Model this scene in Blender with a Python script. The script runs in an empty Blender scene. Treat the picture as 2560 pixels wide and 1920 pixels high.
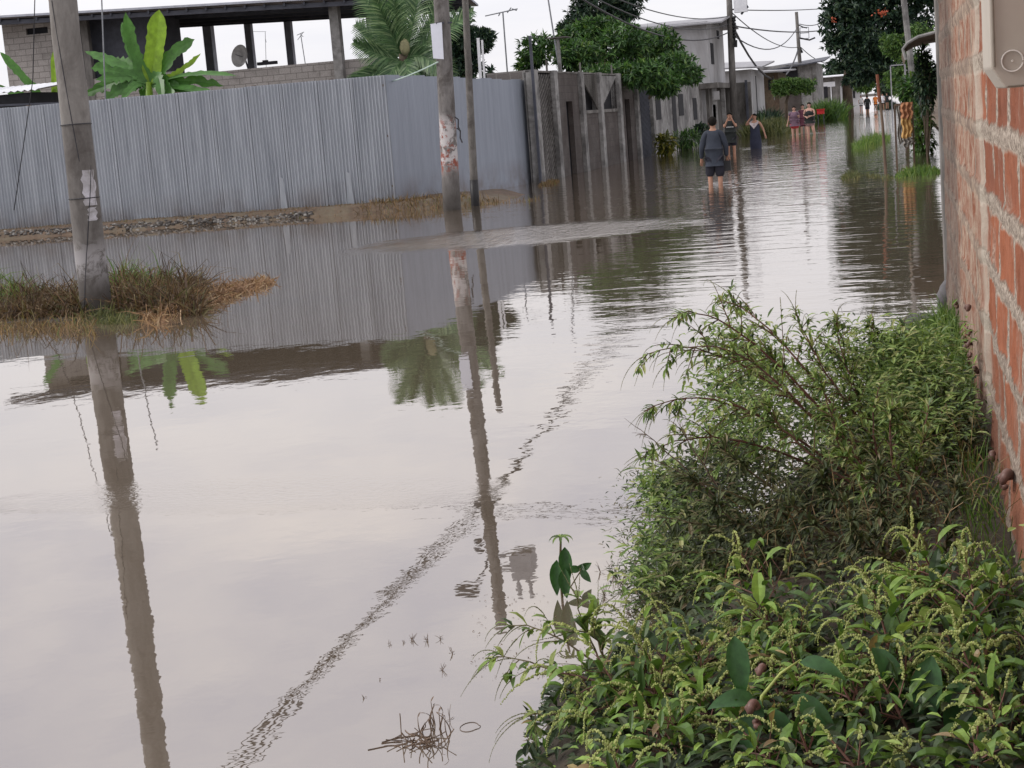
import bpy, math, random
from mathutils import Vector, Matrix, noise
R = random.Random(7)
rad = math.radians
scene = bpy.context.scene
COL = scene.collection
PI = math.pi
# ---------------------------------------------------------------- camera model
F = 4000.0; CX, CY = 1280.0, 960.0; CH = 1.7
def _c(px, py): return Vector(((px-CX)/F, (CY-py)/F, -1.0))
_Y = _c(2240, 226).normalized()
_Z = _Y.cross(_c(1280, 226+960*math.tan(rad(4.6)))).normalized()
if _Z.y < 0: _Z = -_Z
_X = _Y.cross(_Z)
def ray(px, py):
    d = _c(px, py); return Vector((d.dot(_X), d.dot(_Y), d.dot(_Z)))
def G(px, py, z=0.0):            # point of the photograph on the level z
    r = ray(px, py); t = (z-CH)/r.z; return Vector((r.x*t, r.y*t, z))
def AY(px, py, y):               # point of the photograph at street distance y
    r = ray(px, py); t = y/r.y; return Vector((r.x*t, y, CH+r.z*t))
def AX(px, py, x):
    r = ray(px, py); t = x/r.x; return Vector((x, r.y*t, CH+r.z*t))
def RF(px, py, y):               # height of the thing whose mirror image is at the pixel
    p = AY(px, py, y); return Vector((p.x, y, -p.z))
cam_d = bpy.data.cameras.new('camera'); cam = bpy.data.objects.new('camera', cam_d); COL.objects.link(cam)
cam_d.sensor_fit = 'HORIZONTAL'; cam_d.sensor_width = 36; cam_d.lens = 36*F/2560
cam_d.clip_start = .05; cam_d.clip_end = 3000
m = Matrix((_X, _Y, _Z)).to_4x4(); m.translation = Vector((0, 0, CH)); cam.matrix_world = m
scene.camera = cam
# ---------------------------------------------------------------- node helpers
def new_mat(name):
    mt = bpy.data.materials.new(name); mt.use_nodes = True
    nt = mt.node_tree; nt.nodes.clear()
    return mt, nt
def N(nt, t, **kw):
    n = nt.nodes.new(t)
    for k, v in kw.items():
        if k in n.inputs: n.inputs[k].default_value = v
        else: setattr(n, k, v)
    return n
def L(nt, a, b): nt.links.new(a, b)
def rgb(c): return (c[0], c[1], c[2], 1)
def ramp(nt, fac, stops, interp='LINEAR'):
    n = nt.nodes.new('ShaderNodeValToRGB'); n.color_ramp.interpolation = interp
    e = n.color_ramp.elements
    while len(e) < len(stops): e.new(.5)
    for i, (p, c) in enumerate(stops):
        e[i].position = p; e[i].color = rgb(c) if len(c) == 3 else c
    L(nt, fac, n.inputs[0]); return n.outputs[0]
def mixc(nt, f, a, b, mode='MIX'):
    n = nt.nodes.new('ShaderNodeMix'); n.data_type = 'RGBA'; n.blend_type = mode
    for s, v in ((n.inputs[0], f), (n.inputs[6], a), (n.inputs[7], b)):
        if hasattr(v, 'is_output'): L(nt, v, s)
        elif isinstance(v, (int, float)): s.default_value = v
        else: s.default_value = rgb(v)
    return n.outputs[2]
def math_(nt, op, a, b=None, c=None, clamp=False):
    n = nt.nodes.new('ShaderNodeMath'); n.operation = op; n.use_clamp = clamp
    for i, v in enumerate((a, b, c)):
        if v is None: continue
        if hasattr(v, 'is_output'): L(nt, v, n.inputs[i])
        else: n.inputs[i].default_value = v
    return n.outputs[0]
def coords(nt, scale=(1, 1, 1), kind='Object', rot=(0, 0, 0)):
    t = nt.nodes.new('ShaderNodeTexCoord'); mp = nt.nodes.new('ShaderNodeMapping')
    mp.inputs['Scale'].default_value = scale; mp.inputs['Rotation'].default_value = rot
    L(nt, t.outputs[kind], mp.inputs[0]); return mp.outputs[0]
def noise_(nt, vec, scale, detail=5, rough=.6, dist=0):
    n = N(nt, 'ShaderNodeTexNoise', Scale=scale, Detail=detail, Roughness=rough, Distortion=dist)
    if vec is not None: L(nt, vec, n.inputs['Vector'])
    return n.outputs['Fac']
def bsdf(nt, col, rough=.8, metal=0, bump=None, bstr=.3, bdist=.02, spec=.3, transl=0):
    b = N(nt, 'ShaderNodeBsdfPrincipled', Metallic=metal, Roughness=rough)
    b.inputs['Specular IOR Level'].default_value = spec
    if hasattr(col, 'is_output'): L(nt, col, b.inputs['Base Color'])
    else: b.inputs['Base Color'].default_value = rgb(col)
    if bump is not None:
        bp = N(nt, 'ShaderNodeBump', Strength=bstr, Distance=bdist); L(nt, bump, bp.inputs['Height']); L(nt, bp.outputs[0], b.inputs['Normal'])
    out = N(nt, 'ShaderNodeOutputMaterial')
    if transl:
        tr = N(nt, 'ShaderNodeBsdfTranslucent')
        if hasattr(col, 'is_output'):
            L(nt, mixc(nt, 1.0, col, (1.0, 1.05, .55), 'MULTIPLY'), tr.inputs[0])
        else: tr.inputs[0].default_value = rgb(col)
        mx = N(nt, 'ShaderNodeMixShader', Fac=transl); L(nt, b.outputs[0], mx.inputs[1]); L(nt, tr.outputs[0], mx.inputs[2])
        L(nt, mx.outputs[0], out.inputs[0])
    else: L(nt, b.outputs[0], out.inputs[0])
    return b
def M_plain(name, c1, c2=None, scale=6, rough=.8, metal=0, stretch=(1, 1, 1), bstr=.25, bdist=.02, c3=None, spec=.3):
    mt, nt = new_mat(name); v = coords(nt, stretch)
    n1 = noise_(nt, v, scale, 8, .65)
    c2 = c2 or tuple(x*.7 for x in c1)
    col = ramp(nt, n1, [(.3, c2), (.62, c1)])
    if c3:
        n2 = noise_(nt, v, scale*.23, 6, .7, .6)
        col = mixc(nt, ramp(nt, n2, [(.45, (0, 0, 0)), (.62, (1, 1, 1))]), col, c3)
    n3 = noise_(nt, v, scale*6, 3)
    bsdf(nt, col, rough, metal, math_(nt, 'ADD', n1, math_(nt, 'MULTIPLY', n3, .3)), bstr, bdist, spec)
    return mt
def M_leaf(name, stops, transl=.3, rough=.45, scale=25, spec=.35):
    mt, nt = new_mat(name)
    g = N(nt, 'ShaderNodeNewGeometry')
    col = ramp(nt, g.outputs['Random Per Island'], stops)
    n = noise_(nt, coords(nt), scale, 3)
    col = mixc(nt, 1.0, col, ramp(nt, n, [(.25, (.6, .6, .6)), (.75, (1.25, 1.25, 1.2))]), 'MULTIPLY')
    bsdf(nt, col, rough, 0, n, .15, .003, spec, transl)
    return mt
def M_blocks(name, c1, c2, mortar, bw=.4, bh=.2, msize=.012, stain=(.12, .11, .1), rough=.9, stain_lo=.5):
    mt, nt = new_mat(name)
    t = N(nt, 'ShaderNodeTexCoord'); s = N(nt, 'ShaderNodeSeparateXYZ'); L(nt, t.outputs['Object'], s.inputs[0])
    cb = N(nt, 'ShaderNodeCombineXYZ'); L(nt, math_(nt, 'ADD', s.outputs[0], s.outputs[1]), cb.inputs[0]); L(nt, s.outputs[2], cb.inputs[1])
    br = N(nt, 'ShaderNodeTexBrick', Scale=1.0); br.inputs['Mortar Size'].default_value = msize; br.inputs['Mortar Smooth'].default_value = .3
    br.inputs['Brick Width'].default_value = bw; br.inputs['Row Height'].default_value = bh; br.inputs['Bias'].default_value = 0
    br.inputs['Color1'].default_value = rgb(c1); br.inputs['Color2'].default_value = rgb(c2); br.inputs['Mortar'].default_value = rgb(mortar)
    L(nt, cb.outputs[0], br.inputs['Vector'])
    n1 = noise_(nt, t.outputs['Object'], 1.1, 8, .7); n2 = noise_(nt, t.outputs['Object'], 30, 4)
    col = mixc(nt, math_(nt, 'MULTIPLY', ramp(nt, n1, [(stain_lo, (0, 0, 0)), (stain_lo+.2, (1, 1, 1))]), .65), br.outputs[0], stain)
    col = mixc(nt, 1.0, col, ramp(nt, n2, [(.3, (.75, .75, .75)), (.7, (1.15, 1.15, 1.15))]), 'MULTIPLY')
    h = math_(nt, 'ADD', math_(nt, 'MULTIPLY', br.outputs['Fac'], -1), math_(nt, 'MULTIPLY', n2, .4))
    bsdf(nt, col, rough, 0, h, .5, .01)
    return mt
# ---------------------------------------------------------------- mesh builder
class MB:
    def __init__(s): s.v = []; s.f = []
    def add(s, vs, fs):
        o = len(s.v); s.v += [tuple(a) for a in vs]; s.f += [tuple(i+o for i in q) for q in fs]
    def box(s, lo, hi, M_=None):
        x0, y0, z0 = lo; x1, y1, z1 = hi
        vs = [Vector(p) for p in ((x0,y0,z0),(x1,y0,z0),(x1,y1,z0),(x0,y1,z0),(x0,y0,z1),(x1,y0,z1),(x1,y1,z1),(x0,y1,z1))]
        if M_: vs = [M_@p for p in vs]
        s.add(vs, [(0,3,2,1),(4,5,6,7),(0,1,5,4),(1,2,6,5),(2,3,7,6),(3,0,4,7)])
    def beam(s, a, b, w, h=None, up=Vector((0, 0, 1))):
        a = Vector(a); b = Vector(b); h = h or w; d = (b-a).normalized()
        if abs(d.dot(up)) > .98: up = Vector((1, 0, 0))
        sd = d.cross(up).normalized()*w/2; u = sd.cross(d).normalized()*h/2
        vs = [a-sd-u, a+sd-u, a+sd+u, a-sd+u, b-sd-u, b+sd-u, b+sd+u, b-sd+u]
        s.add(vs, [(0,1,2,3),(4,7,6,5),(0,4,5,1),(1,5,6,2),(2,6,7,3),(3,7,4,0)])
    def tube(s, pts, r, n=6, cap=True):
        pts = [Vector(p) for p in pts]; k = len(pts)
        rs = r if isinstance(r, (list, tuple)) else [r]*k
        vs = []; d0 = (pts[1]-pts[0]).normalized()
        ref = Vector((0, 0, 1)) if abs(d0.z) < .9 else Vector((1, 0, 0))
        sd = d0.cross(ref).normalized()
        for i, p in enumerate(pts):
            d = (pts[min(i+1, k-1)]-pts[max(i-1, 0)]).normalized()
            sd = (sd-d*sd.dot(d)).normalized(); u = d.cross(sd)
            for j in range(n):
                a = 2*PI*j/n; vs.append(p+(sd*math.cos(a)+u*math.sin(a))*rs[i])
        fs = [(i*n+j, i*n+(j+1) % n, (i+1)*n+(j+1) % n, (i+1)*n+j) for i in range(k-1) for j in range(n)]
        if cap: fs += [tuple(range(n))[::-1], tuple(range((k-1)*n, k*n))]
        s.add(vs, fs)
    def quad(s, a, b, c, d): s.add([a, b, c, d], [(0, 1, 2, 3)])
    def leaf(s, p, d, up, Ln, W, droop=.3, fold=.25, seg=4, shape='ovate', curl=0):
        d = d.normalized(); sd = d.cross(up)
        if sd.length < 1e-3: sd = d.cross(Vector((1, .3, 0)))
        sd.normalize(); u = sd.cross(d)
        vs = []; q = Vector(p); st = Ln/seg
        for i in range(seg+1):
            t = i/seg
            if shape == 'ovate': w = W*.5*math.sin(PI*min(1, t**.75*.97+.02))**.9
            elif shape == 'lance': w = W*.5*(math.sin(PI*min(1, t*.95+.04)))**.7
            elif shape == 'blade': w = W*.5*(1-t)**.6
            else: w = W*.5
            if i == seg: w = W*.02
            vs += [q+sd*w+u*w*fold*2, q.copy(), q-sd*w+u*w*fold*2]
            dd = d*math.cos(droop*t*1.6)+Vector((0, 0, -1))*math.sin(droop*t*1.6)
            dd.normalize(); q = q+dd*st
            if curl: sd = (Matrix.Rotation(curl/seg, 3, dd)@sd); 
            u = sd.cross(dd)
        fs = []
        for i in range(seg):
            a = i*3; fs += [(a, a+1, a+4, a+3), (a+1, a+2, a+5, a+4)]
        s.add(vs, fs)
    def blob(s, c, r, n=5, m_=3, sz=(1, 1, 1)):
        c = Vector(c); vs = [c+Vector((0, 0, r*sz[2]))]
        for i in range(1, m_):
            th = PI*i/m_
            for j in range(n):
                a = 2*PI*(j+.5*(i % 2))/n
                vs.append(c+Vector((math.sin(th)*math.cos(a)*sz[0], math.sin(th)*math.sin(a)*sz[1], math.cos(th)*sz[2]))*r)
        vs.append(c-Vector((0, 0, r*sz[2]))); fs = []
        for j in range(n): fs.append((0, 1+j, 1+(j+1) % n))
        for i in range(m_-2):
            for j in range(n):
                a = 1+i*n; fs.append((a+j, a+n+j, a+n+(j+1) % n, a+(j+1) % n))
        e = len(vs)-1; a = 1+(m_-2)*n
        for j in range(n): fs.append((a+(j+1) % n, a+j, e))
        s.add(vs, fs)
    def build(s, name, mat, parent=None, smooth=False, origin=None):
        me = bpy.data.meshes.new(name)
        vs = s.v
        if origin is not None:
            o = Vector(origin); vs = [(a[0]-o.x, a[1]-o.y, a[2]-o.z) for a in vs]
        me.from_pydata(vs, [], s.f); me.materials.append(mat); me.update()
        if smooth: me.polygons.foreach_set('use_smooth', [True]*len(me.polygons))
        ob = bpy.data.objects.new(name, me); COL.objects.link(ob)
        if origin is not None: ob.location = origin
        if parent is not None: ob.parent = parent
        return ob
def tag(o, label=None, cat=None, group=None, kind=None):
    if label: o['label'] = label
    if cat: o['category'] = cat
    if group: o['group'] = group
    if kind: o['kind'] = kind
    return o
def empty(name, loc, label, cat, group=None, rz=0):
    o = bpy.data.objects.new(name, None); COL.objects.link(o); o.location = loc; o.rotation_euler = (0, 0, rz)
    o.empty_display_size = .2
    return tag(o, label, cat, group)
SPLIT = {'post', 'window', 'opening', 'column', 'rail', 'beam', 'rafter', 'recess', 'arm', 'rebar_post', 'meter_box', 'leg', 'board', 'paint_run', 'hanging_cable', 'insulator', 'coping'}
def islands(mb):
    par = list(range(len(mb.v)))
    def find(a):
        while par[a] != a: par[a] = par[par[a]]; a = par[a]
        return a
    for f in mb.f:
        r_ = find(f[0])
        for i in f[1:]: par[find(i)] = r_
    out = {}
    for f in mb.f: out.setdefault(find(f[0]), []).append(f)
    res = []
    for fs in out.values():
        q = MB(); mp = {}
        for f in fs:
            for i in f:
                if i not in mp: mp[i] = len(q.v); q.v.append(mb.v[i])
        q.f = [tuple(mp[i] for i in f) for f in fs]; res.append(q)
    return res
class Thing:      # parts are built in world coordinates and parented to an Empty at the base
    def __init__(s, name, loc, label, cat, group=None):
        s.o = empty(name, loc, label, cat, group); s.loc = Vector(loc)
    def part(s, name, mb, mat, parent=None, smooth=False, label=None, kind=None):
        base = s.loc
        if name in SPLIT:
            isl = islands(mb)
            if 1 < len(isl) <= 60: return [s._one(name, q, mat, parent, smooth, label, kind) for q in isl][0]
        return s._one(name, mb, mat, parent, smooth, label, kind)
    def _one(s, name, mb, mat, parent=None, smooth=False, label=None, kind=None):
        base = s.loc
        o = mb.build(name, mat, None, smooth)
        o.data.transform(Matrix.Translation(-base))
        o.parent = parent or s.o
        if label: o['label'] = label
        if kind: o['kind'] = kind
        return o
def catenary(a, b, sag, n=14):
    a = Vector(a); b = Vector(b)
    return [a.lerp(b, i/n)-Vector((0, 0, sag*4*(i/n)*(1-i/n))) for i in range(n+1)]
def rv(a=1): return Vector((R.uniform(-a, a), R.uniform(-a, a), R.uniform(-a, a)))
def rdir():
    while True:
        v = rv()
        if .05 < v.length < 1: return v.normalized()
# ---------------------------------------------------------------- world and light
w = bpy.data.worlds.new('World'); scene.world = w; w.use_nodes = True
nt = w.node_tree; nt.nodes.clear()
sky = N(nt, 'ShaderNodeTexSky'); sky.sky_type = 'NISHITA'; sky.sun_disc = False
SUN_EL, SUN_AZ = 38, 258
sky.sun_elevation = rad(SUN_EL); sky.sun_rotation = rad(SUN_AZ); sky.dust_density = 3
tc = N(nt, 'ShaderNodeTexCoord'); sp = N(nt, 'ShaderNodeSeparateXYZ'); L(nt, tc.outputs['Generated'], sp.inputs[0])
# project the clouds on a high flat layer
zz = math_(nt, 'MAXIMUM', sp.outputs[2], .0); zz = math_(nt, 'ADD', zz, .12)
cv = N(nt, 'ShaderNodeCombineXYZ'); L(nt, math_(nt, 'DIVIDE', sp.outputs[0], zz), cv.inputs[0]); L(nt, math_(nt, 'DIVIDE', sp.outputs[1], zz), cv.inputs[1])
c1 = noise_(nt, cv.outputs[0], .9, 6, .55, .4)
c2 = noise_(nt, cv.outputs[0], 2.4, 6, .55, .3)
cl = math_(nt, 'ADD', math_(nt, 'MULTIPLY', c1, .65), math_(nt, 'MULTIPLY', c2, .35))
base = ramp(nt, cl, [(.36, (.60, .60, .69)), (.50, (.80, .775, .80)), (.64, (1.0, .94, .90))])
grad = N(nt, 'ShaderNodeMapRange'); grad.inputs['From Min'].default_value = .0; grad.inputs['From Max'].default_value = .55
grad.inputs['To Min'].default_value = 1.20; grad.inputs['To Max'].default_value = 1.72
L(nt, sp.outputs[2], grad.inputs['Value'])
lowf = N(nt, 'ShaderNodeMapRange'); lowf.inputs['From Min'].default_value = .10; lowf.inputs['From Max'].default_value = .24; L(nt, sp.outputs[2], lowf.inputs['Value'])
base = mixc(nt, math_(nt, 'ADD', math_(nt, 'MULTIPLY', lowf.outputs[0], .82), .18, clamp=True), (.83, .825, .865), base)
cc = N(nt, 'ShaderNodeVectorMath', operation='SCALE'); L(nt, base, cc.inputs[0]); L(nt, grad.outputs[0], cc.inputs['Scale'])
b1 = N(nt, 'ShaderNodeBackground', Strength=1.0); L(nt, cc.outputs[0], b1.inputs[0])
b2 = N(nt, 'ShaderNodeBackground', Strength=.10); L(nt, sky.outputs[0], b2.inputs[0])
mx = N(nt, 'ShaderNodeMixShader', Fac=.88); L(nt, b2.outputs[0], mx.inputs[1]); L(nt, b1.outputs[0], mx.inputs[2])
wo = N(nt, 'ShaderNodeOutputWorld'); L(nt, mx.outputs[0], wo.inputs[0])
sd_ = bpy.data.lights.new('sun', 'SUN'); sd_.energy = 2.0; sd_.angle = rad(14); sd_.color = (1, .965, .93)
so = bpy.data.objects.new('sun', sd_); COL.objects.link(so)
dirv = Vector((math.sin(rad(SUN_AZ))*math.cos(rad(SUN_EL)), math.cos(rad(SUN_AZ))*math.cos(rad(SUN_EL)), math.sin(rad(SUN_EL))))
so.rotation_euler = dirv.to_track_quat('Z', 'Y').to_euler()
scene.view_settings.view_transform = 'Standard'; scene.view_settings.look = 'None'; scene.view_settings.exposure = 0
# ---------------------------------------------------------------- materials
m_soil = M_plain('wet_soil', (.055, .043, .03), (.022, .018, .013), 7, .85, bstr=.6, bdist=.03)
m_mud = M_plain('mud', (.125, .085, .058), (.055, .04, .03), 5, .85, bstr=.6, bdist=.03, c3=(.12, .10, .07))
m_stone = M_leaf('gravel_stone', [(0, (.035, .03, .026)), (.6, (.10, .09, .085)), (1, (.28, .27, .26))], 0, .8, 20)
m_concrete = M_plain('weathered_concrete', (.29, .285, .28), (.16, .155, .15), 4, .9, c3=(.10, .097, .095))
m_concrete_dk = M_plain('dark_concrete', (.19, .18, .17), (.09, .085, .08), 4, .9, c3=(.06, .055, .05), stretch=(1, 1, .4))
m_pale = M_plain('pale_render', (.43, .43, .445), (.33, .33, .34), 1.4, .9, c3=(.27, .265, .265), stretch=(1, 1, .5))
m_dark = M_plain('dark_void', (.02, .02, .024), (.012, .012, .015), 3, .9)
m_steel = M_plain('dark_steel', (.07, .075, .095), (.04, .042, .055), 3, .6)
m_roofmetal = M_plain('roof_sheet', (.34, .34, .36), (.2, .2, .22), 2, .55, metal=.2)
m_black = M_plain('black_plastic', (.02, .02, .022), (.012, .012, .013), 8, .5)
m_white = M_plain('white_paint', (.72, .73, .76), (.6, .61, .65), 5, .5)
m_blockwall = M_blocks('grey_blocks', (.37, .345, .33), (.31, .29, .275), (.19, .175, .165))
m_blockdk = M_blocks('dark_blocks', (.17, .155, .15), (.12, .11, .11), (.24, .23, .22))
m_cfence = M_blocks('fence_blocks', (.095, .082, .077), (.075, .066, .062), (.075, .068, .065), .4, .2, .01, (.035, .025, .022), stain_lo=.40)
m_bark = M_plain('bark', (.12, .09, .065), (.05, .04, .03), 8, .9, stretch=(1, 1, .3), bstr=.8)
m_wood = M_plain('old_wood', (.17, .12, .085), (.07, .05, .04), 9, .85, stretch=(1, 1, .2))
m_wire = M_plain('cable', (.035, .035, .04), (.02, .02, .025), 8, .6)
m_wirelt = M_plain('pale_cable', (.25, .26, .28), (.15, .16, .18), 8, .6)
def M_corr(name, c1, c2):
    mt, nt = new_mat(name)
    n1 = noise_(nt, coords(nt, (3, 3, .25)), 2.0, 6, .7); n2 = noise_(nt, coords(nt), 1.4, 5, .6)
    s = N(nt, 'ShaderNodeSeparateXYZ'); t = N(nt, 'ShaderNodeTexCoord'); L(nt, t.outputs['Object'], s.inputs[0])
    g_ = N(nt, 'ShaderNodeNewGeometry')
    col = ramp(nt, n1, [(.3, c2), (.7, c1)])
    col = mixc(nt, 1.0, col, ramp(nt, g_.outputs['Random Per Island'], [(0, (.88, .88, .9)), (1, (1.1, 1.1, 1.08))]), 'MULTIPLY')
    low = N(nt, 'ShaderNodeMapRange'); low.inputs['From Min'].default_value = .75; low.inputs['From Max'].default_value = .1
    L(nt, s.outputs[2], low.inputs['Value'])
    rust = math_(nt, 'MULTIPLY', low.outputs[0], ramp(nt, n2, [(.4, (0, 0, 0)), (.65, (1, 1, 1))]), clamp=True)
    col = mixc(nt, math_(nt, 'MULTIPLY', rust, .6), col, (.13, .09, .065))
    bsdf(nt, col, .5, .35, n1, .08, .01, .4); return mt
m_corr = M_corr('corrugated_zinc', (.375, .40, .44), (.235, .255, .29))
m_corr2 = M_corr('corrugated_zinc_shaded_side', (.30, .33, .39), (.235, .26, .31))  # same zinc, darker and bluer: shade of the turned side put into its colour
# ---------------------------------------------------------------- water
wm, nt = new_mat('flood_water')
geo = N(nt, 'ShaderNodeNewGeometry')
def ell(cx, cy, rx, ry, ang, soft=.35):
    mp = N(nt, 'ShaderNodeMapping'); mp.vector_type = 'TEXTURE'
    mp.inputs['Location'].default_value = (cx, cy, 0); mp.inputs['Rotation'].default_value = (0, 0, ang); mp.inputs['Scale'].default_value = (rx, ry, 1)
    L(nt, geo.outputs['Position'], mp.inputs[0])
    ln = N(nt, 'ShaderNodeVectorMath', operation='LENGTH'); L(nt, mp.outputs[0], ln.inputs[0])
    jitter = math_(nt, 'ADD', ln.outputs['Value'], math_(nt, 'MULTIPLY', math_(nt, 'SUBTRACT', jn, .5), .5))
    mr = N(nt, 'ShaderNodeMapRange', interpolation_type='SMOOTHSTEP'); mr.inputs['From Min'].default_value = 1.0; mr.inputs['From Max'].default_value = 1-soft
    L(nt, jitter, mr.inputs['Value']); return mr.outputs[0]
def seg_ell(p, q, wd, soft=.35, ext=1.0):
    c = (p+q)/2; d = q-p
    return ell(c.x, c.y, d.length/2*ext, wd, math.atan2(d.y, d.x), soft)
jn = noise_(nt, geo.outputs['Position'], 1.2, 4, .6)
band = seg_ell(G(900, 628), G(1720, 545), 2.3, .5, 1.15)
mid = ell(-3.5, 33, 5.5, 9.5, 0, .5)
rightw = ell(-1.4, 22, 3.0, 15, 0, .8)
far_ = ell(-4, 90, 14, 65, 0, .35)
tr1 = seg_ell(G(520, 1900), G(1230, 1310), .12, .8); tr2 = seg_ell(G(0, 1340), G(1700, 1235), .16, .8)
tr3 = seg_ell(G(1230, 1310), G(1650, 720), .5, .8)
small = ell(*(G(620, 1230)[:2]), 1.6, .55, 0, .8)
def wav(scale, stretch, detail=3, rough=.5, rot=0):
    mp = N(nt, 'ShaderNodeMapping'); mp.inputs['Scale'].default_value = stretch; mp.inputs['Rotation'].default_value = (0, 0, rot)
    L(nt, geo.outputs['Position'], mp.inputs[0])
    return noise_(nt, mp.outputs[0], scale, detail, rough, .3)
A = lambda x, y: math_(nt, 'ADD', x, y)
Mu = lambda x, y: math_(nt, 'MULTIPLY', x, y)
h = Mu(wav(1.3, (1, .8, 1), 2), .0020)                       # slow swell
h = A(h, Mu(wav(6.5, (1, 1, 1), 3), .00040))
h = A(h, Mu(Mu(wav(8, (1.2, .3, 1), 4, .75), band), .030))
h = A(h, Mu(Mu(wav(3.0, (.5, 1.4, 1), 3), mid), .0075))
h = A(h, Mu(Mu(wav(2.2, (.5, 1.5, 1), 3), rightw), .0095))
h = A(h, Mu(Mu(wav(1.5, (.5, 1.3, 1), 4), far_), .018))
h = A(h, Mu(Mu(wav(8, (1, .6, 1), 3, .6), math_(nt, 'MAXIMUM', tr1, tr2)), .0003))
h = A(h, Mu(Mu(wav(6, (1, .5, 1), 3, .6), tr3), .0011))
h = A(h, Mu(Mu(wav(30, (1, 1, 1), 4), small), .0012))
# wading rings
for p_, a_ in ((G(1790, 462), .010), (G(1890, 370), .012), (G(2010, 335), .012)):
    wv = N(nt, 'ShaderNodeTexWave', wave_type='RINGS', rings_direction='Z', Scale=.55, Distortion=1.2, Detail=2)
    mp = N(nt, 'ShaderNodeMapping'); mp.inputs['Location'].default_value = (-p_.x, -p_.y, 0); L(nt, geo.outputs['Position'], mp.inputs[0]); L(nt, mp.outputs[0], wv.inputs[0])
    h = A(h, Mu(Mu(wv.outputs['Fac'], ell(p_.x, p_.y, 2.4, 2.6, 0, .9)), a_))
bp = N(nt, 'ShaderNodeBump', Strength=1.0, Distance=1.0); L(nt, h, bp.inputs['Height'])
lw = N(nt, 'ShaderNodeFresnel', IOR=1.75); L(nt, bp.outputs[0], lw.inputs['Normal'])
mud_n = noise_(nt, geo.outputs['Position'], .35, 5, .6)
body = ramp(nt, mud_n, [(.3, (.112, .088, .063)), (.7, (.135, .108, .078))])
dif = N(nt, 'ShaderNodeBsdfDiffuse'); L(nt, body, dif.inputs[0])
gl = N(nt, 'ShaderNodeBsdfGlossy', Roughness=.012); gl.inputs['Color'].default_value = (.985, .955, .935, 1); L(nt, bp.outputs[0], gl.inputs['Normal'])
fac = math_(nt, 'ADD', Mu(lw.outputs[0], .82), .24, clamp=True)
mx = N(nt, 'ShaderNodeMixShader'); L(nt, fac, mx.inputs[0]); L(nt, dif.outputs[0], mx.inputs[1]); L(nt, gl.outputs[0], mx.inputs[2])
L(nt, mx.outputs[0], N(nt, 'ShaderNodeOutputMaterial').inputs[0])
b = MB(); b.quad((-160, -40, 0), (120, -40, 0), (120, 700, 0), (-160, 700, 0))
tag(b.build('water', wm), 'brown flood water covering the whole street, mirror smooth in front', 'water', kind='structure')
b = MB(); b.quad((-2500, -300, -.5), (2500, -300, -.5), (2500, 2900, -.5), (-2500, 2900, -.5))
tag(b.build('ground', m_soil), 'flat ground under and beyond the flood water', 'ground', kind='structure')
# land patches that rise out of the water
def patch(name, label, poly_fn, xs, ys, mat, amp=.03, nsc=2.5):
    b = MB(); nx, ny = len(xs), len(ys)
    for y in ys:
        for x in xs:
            z = poly_fn(x, y); z += amp*noise.noise(Vector((x*nsc, y*nsc, 0)))+amp*.5*noise.noise(Vector((x*nsc*3, y*nsc*3, 3)))
            b.v.append((x, y, z))
    b.f = [(j*nx+i, j*nx+i+1, (j+1)*nx+i+1, (j+1)*nx+i) for j in range(ny-1) for i in range(nx-1)]
    return tag(b.build(name, mat, smooth=True), label, 'ground', kind='structure')
def lin(a, b_, n): return [a+(b_-a)*i/(n-1) for i in range(n)]
def ss(a, b_, x):
    t = max(0, min(1, (x-a)/(b_-a))); return t*t*(3-2*t)
def interp(tab, y):
    if y <= tab[0][0]: return tab[0][1]
    for (a, u), (b_, v) in zip(tab, tab[1:]):
        if y <= b_: return u+(v-u)*(y-a)/(b_-a)
    return tab[-1][1]
EDGE = [(0, -1.3), (3.4, -1.02), (4.4, -1.15), (5.0, -.85), (5.6, -.78), (6.5, -.72), (7.5, -.55), (8.5, -.35), (10, -.12), (11, .05), (11.6, .12), (12.3, .3), (12.7, 1.2), (14, 2)]
def bankz(x, y):
    e = interp(EDGE, y); return -.08+.20*ss(e-.12, e+.35, x)+(.10*ss(e+.2, .35, x) if e < .1 else 0)
patch('bank', 'dark muddy bank at the foot of the brick wall', bankz, lin(-2.0, .8, 66), lin(.5, 14.5, 200), m_soil)
FA, FB, FC = G(30, 590), G(993, 521), G(1342, 455)
fdir = (FB-FA).normalized()
def fence_y(x):
    return FA.y+(x-FA.x)*(FB.y-FA.y)/(FB.x-FA.x)
def mudz(x, y):
    d = fence_y(min(x, FB.x+1.4))-y     # metres in front of the fence
    wdt = interp([(-20, 1.55), (-13, 1.25), (-11, 1.35), (-9.3, .95), (-8.3, .2)], x)
    return -.10+.27*ss(wdt+.2, wdt-.65, d)*ss(-7.9, -9.2, x)
patch('mud_bank', 'narrow brown mud bank along the foot of the corrugated fence', mudz, lin(-26, -7.5, 220), lin(30.5, 36.5, 60), m_mud, .03, 1.7)
P1 = G(243, 800)
def moundz(x, y):
    dx = (x-P1.x+.25)/3.3; dy = (y-P1.y-.55)/1.5
    return -.24+.29*math.exp(-(dx*dx+dy*dy)*1.6)
patch('mound', 'low grassy mound round the foot of the nearest pole', moundz, lin(-14, -4.5, 60), lin(12.5, 20, 50), m_soil, .05)
def yard(name, label, x0, x1, y0, y1, z):
    b = MB(); b.quad((x0, y0, z), (x1, y0, z), (x1, y1, z), (x0, y1, z)); return tag(b.build(name, m_mud), label, 'ground', kind='structure')
yard('yard', 'earth of the walled plots on the left of the street', -150, -10.9, 34.6, 480, .12)
yard('roadside', 'earth of the plots on the right of the street', 1.6, 110, 16, 480, .10)
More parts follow.
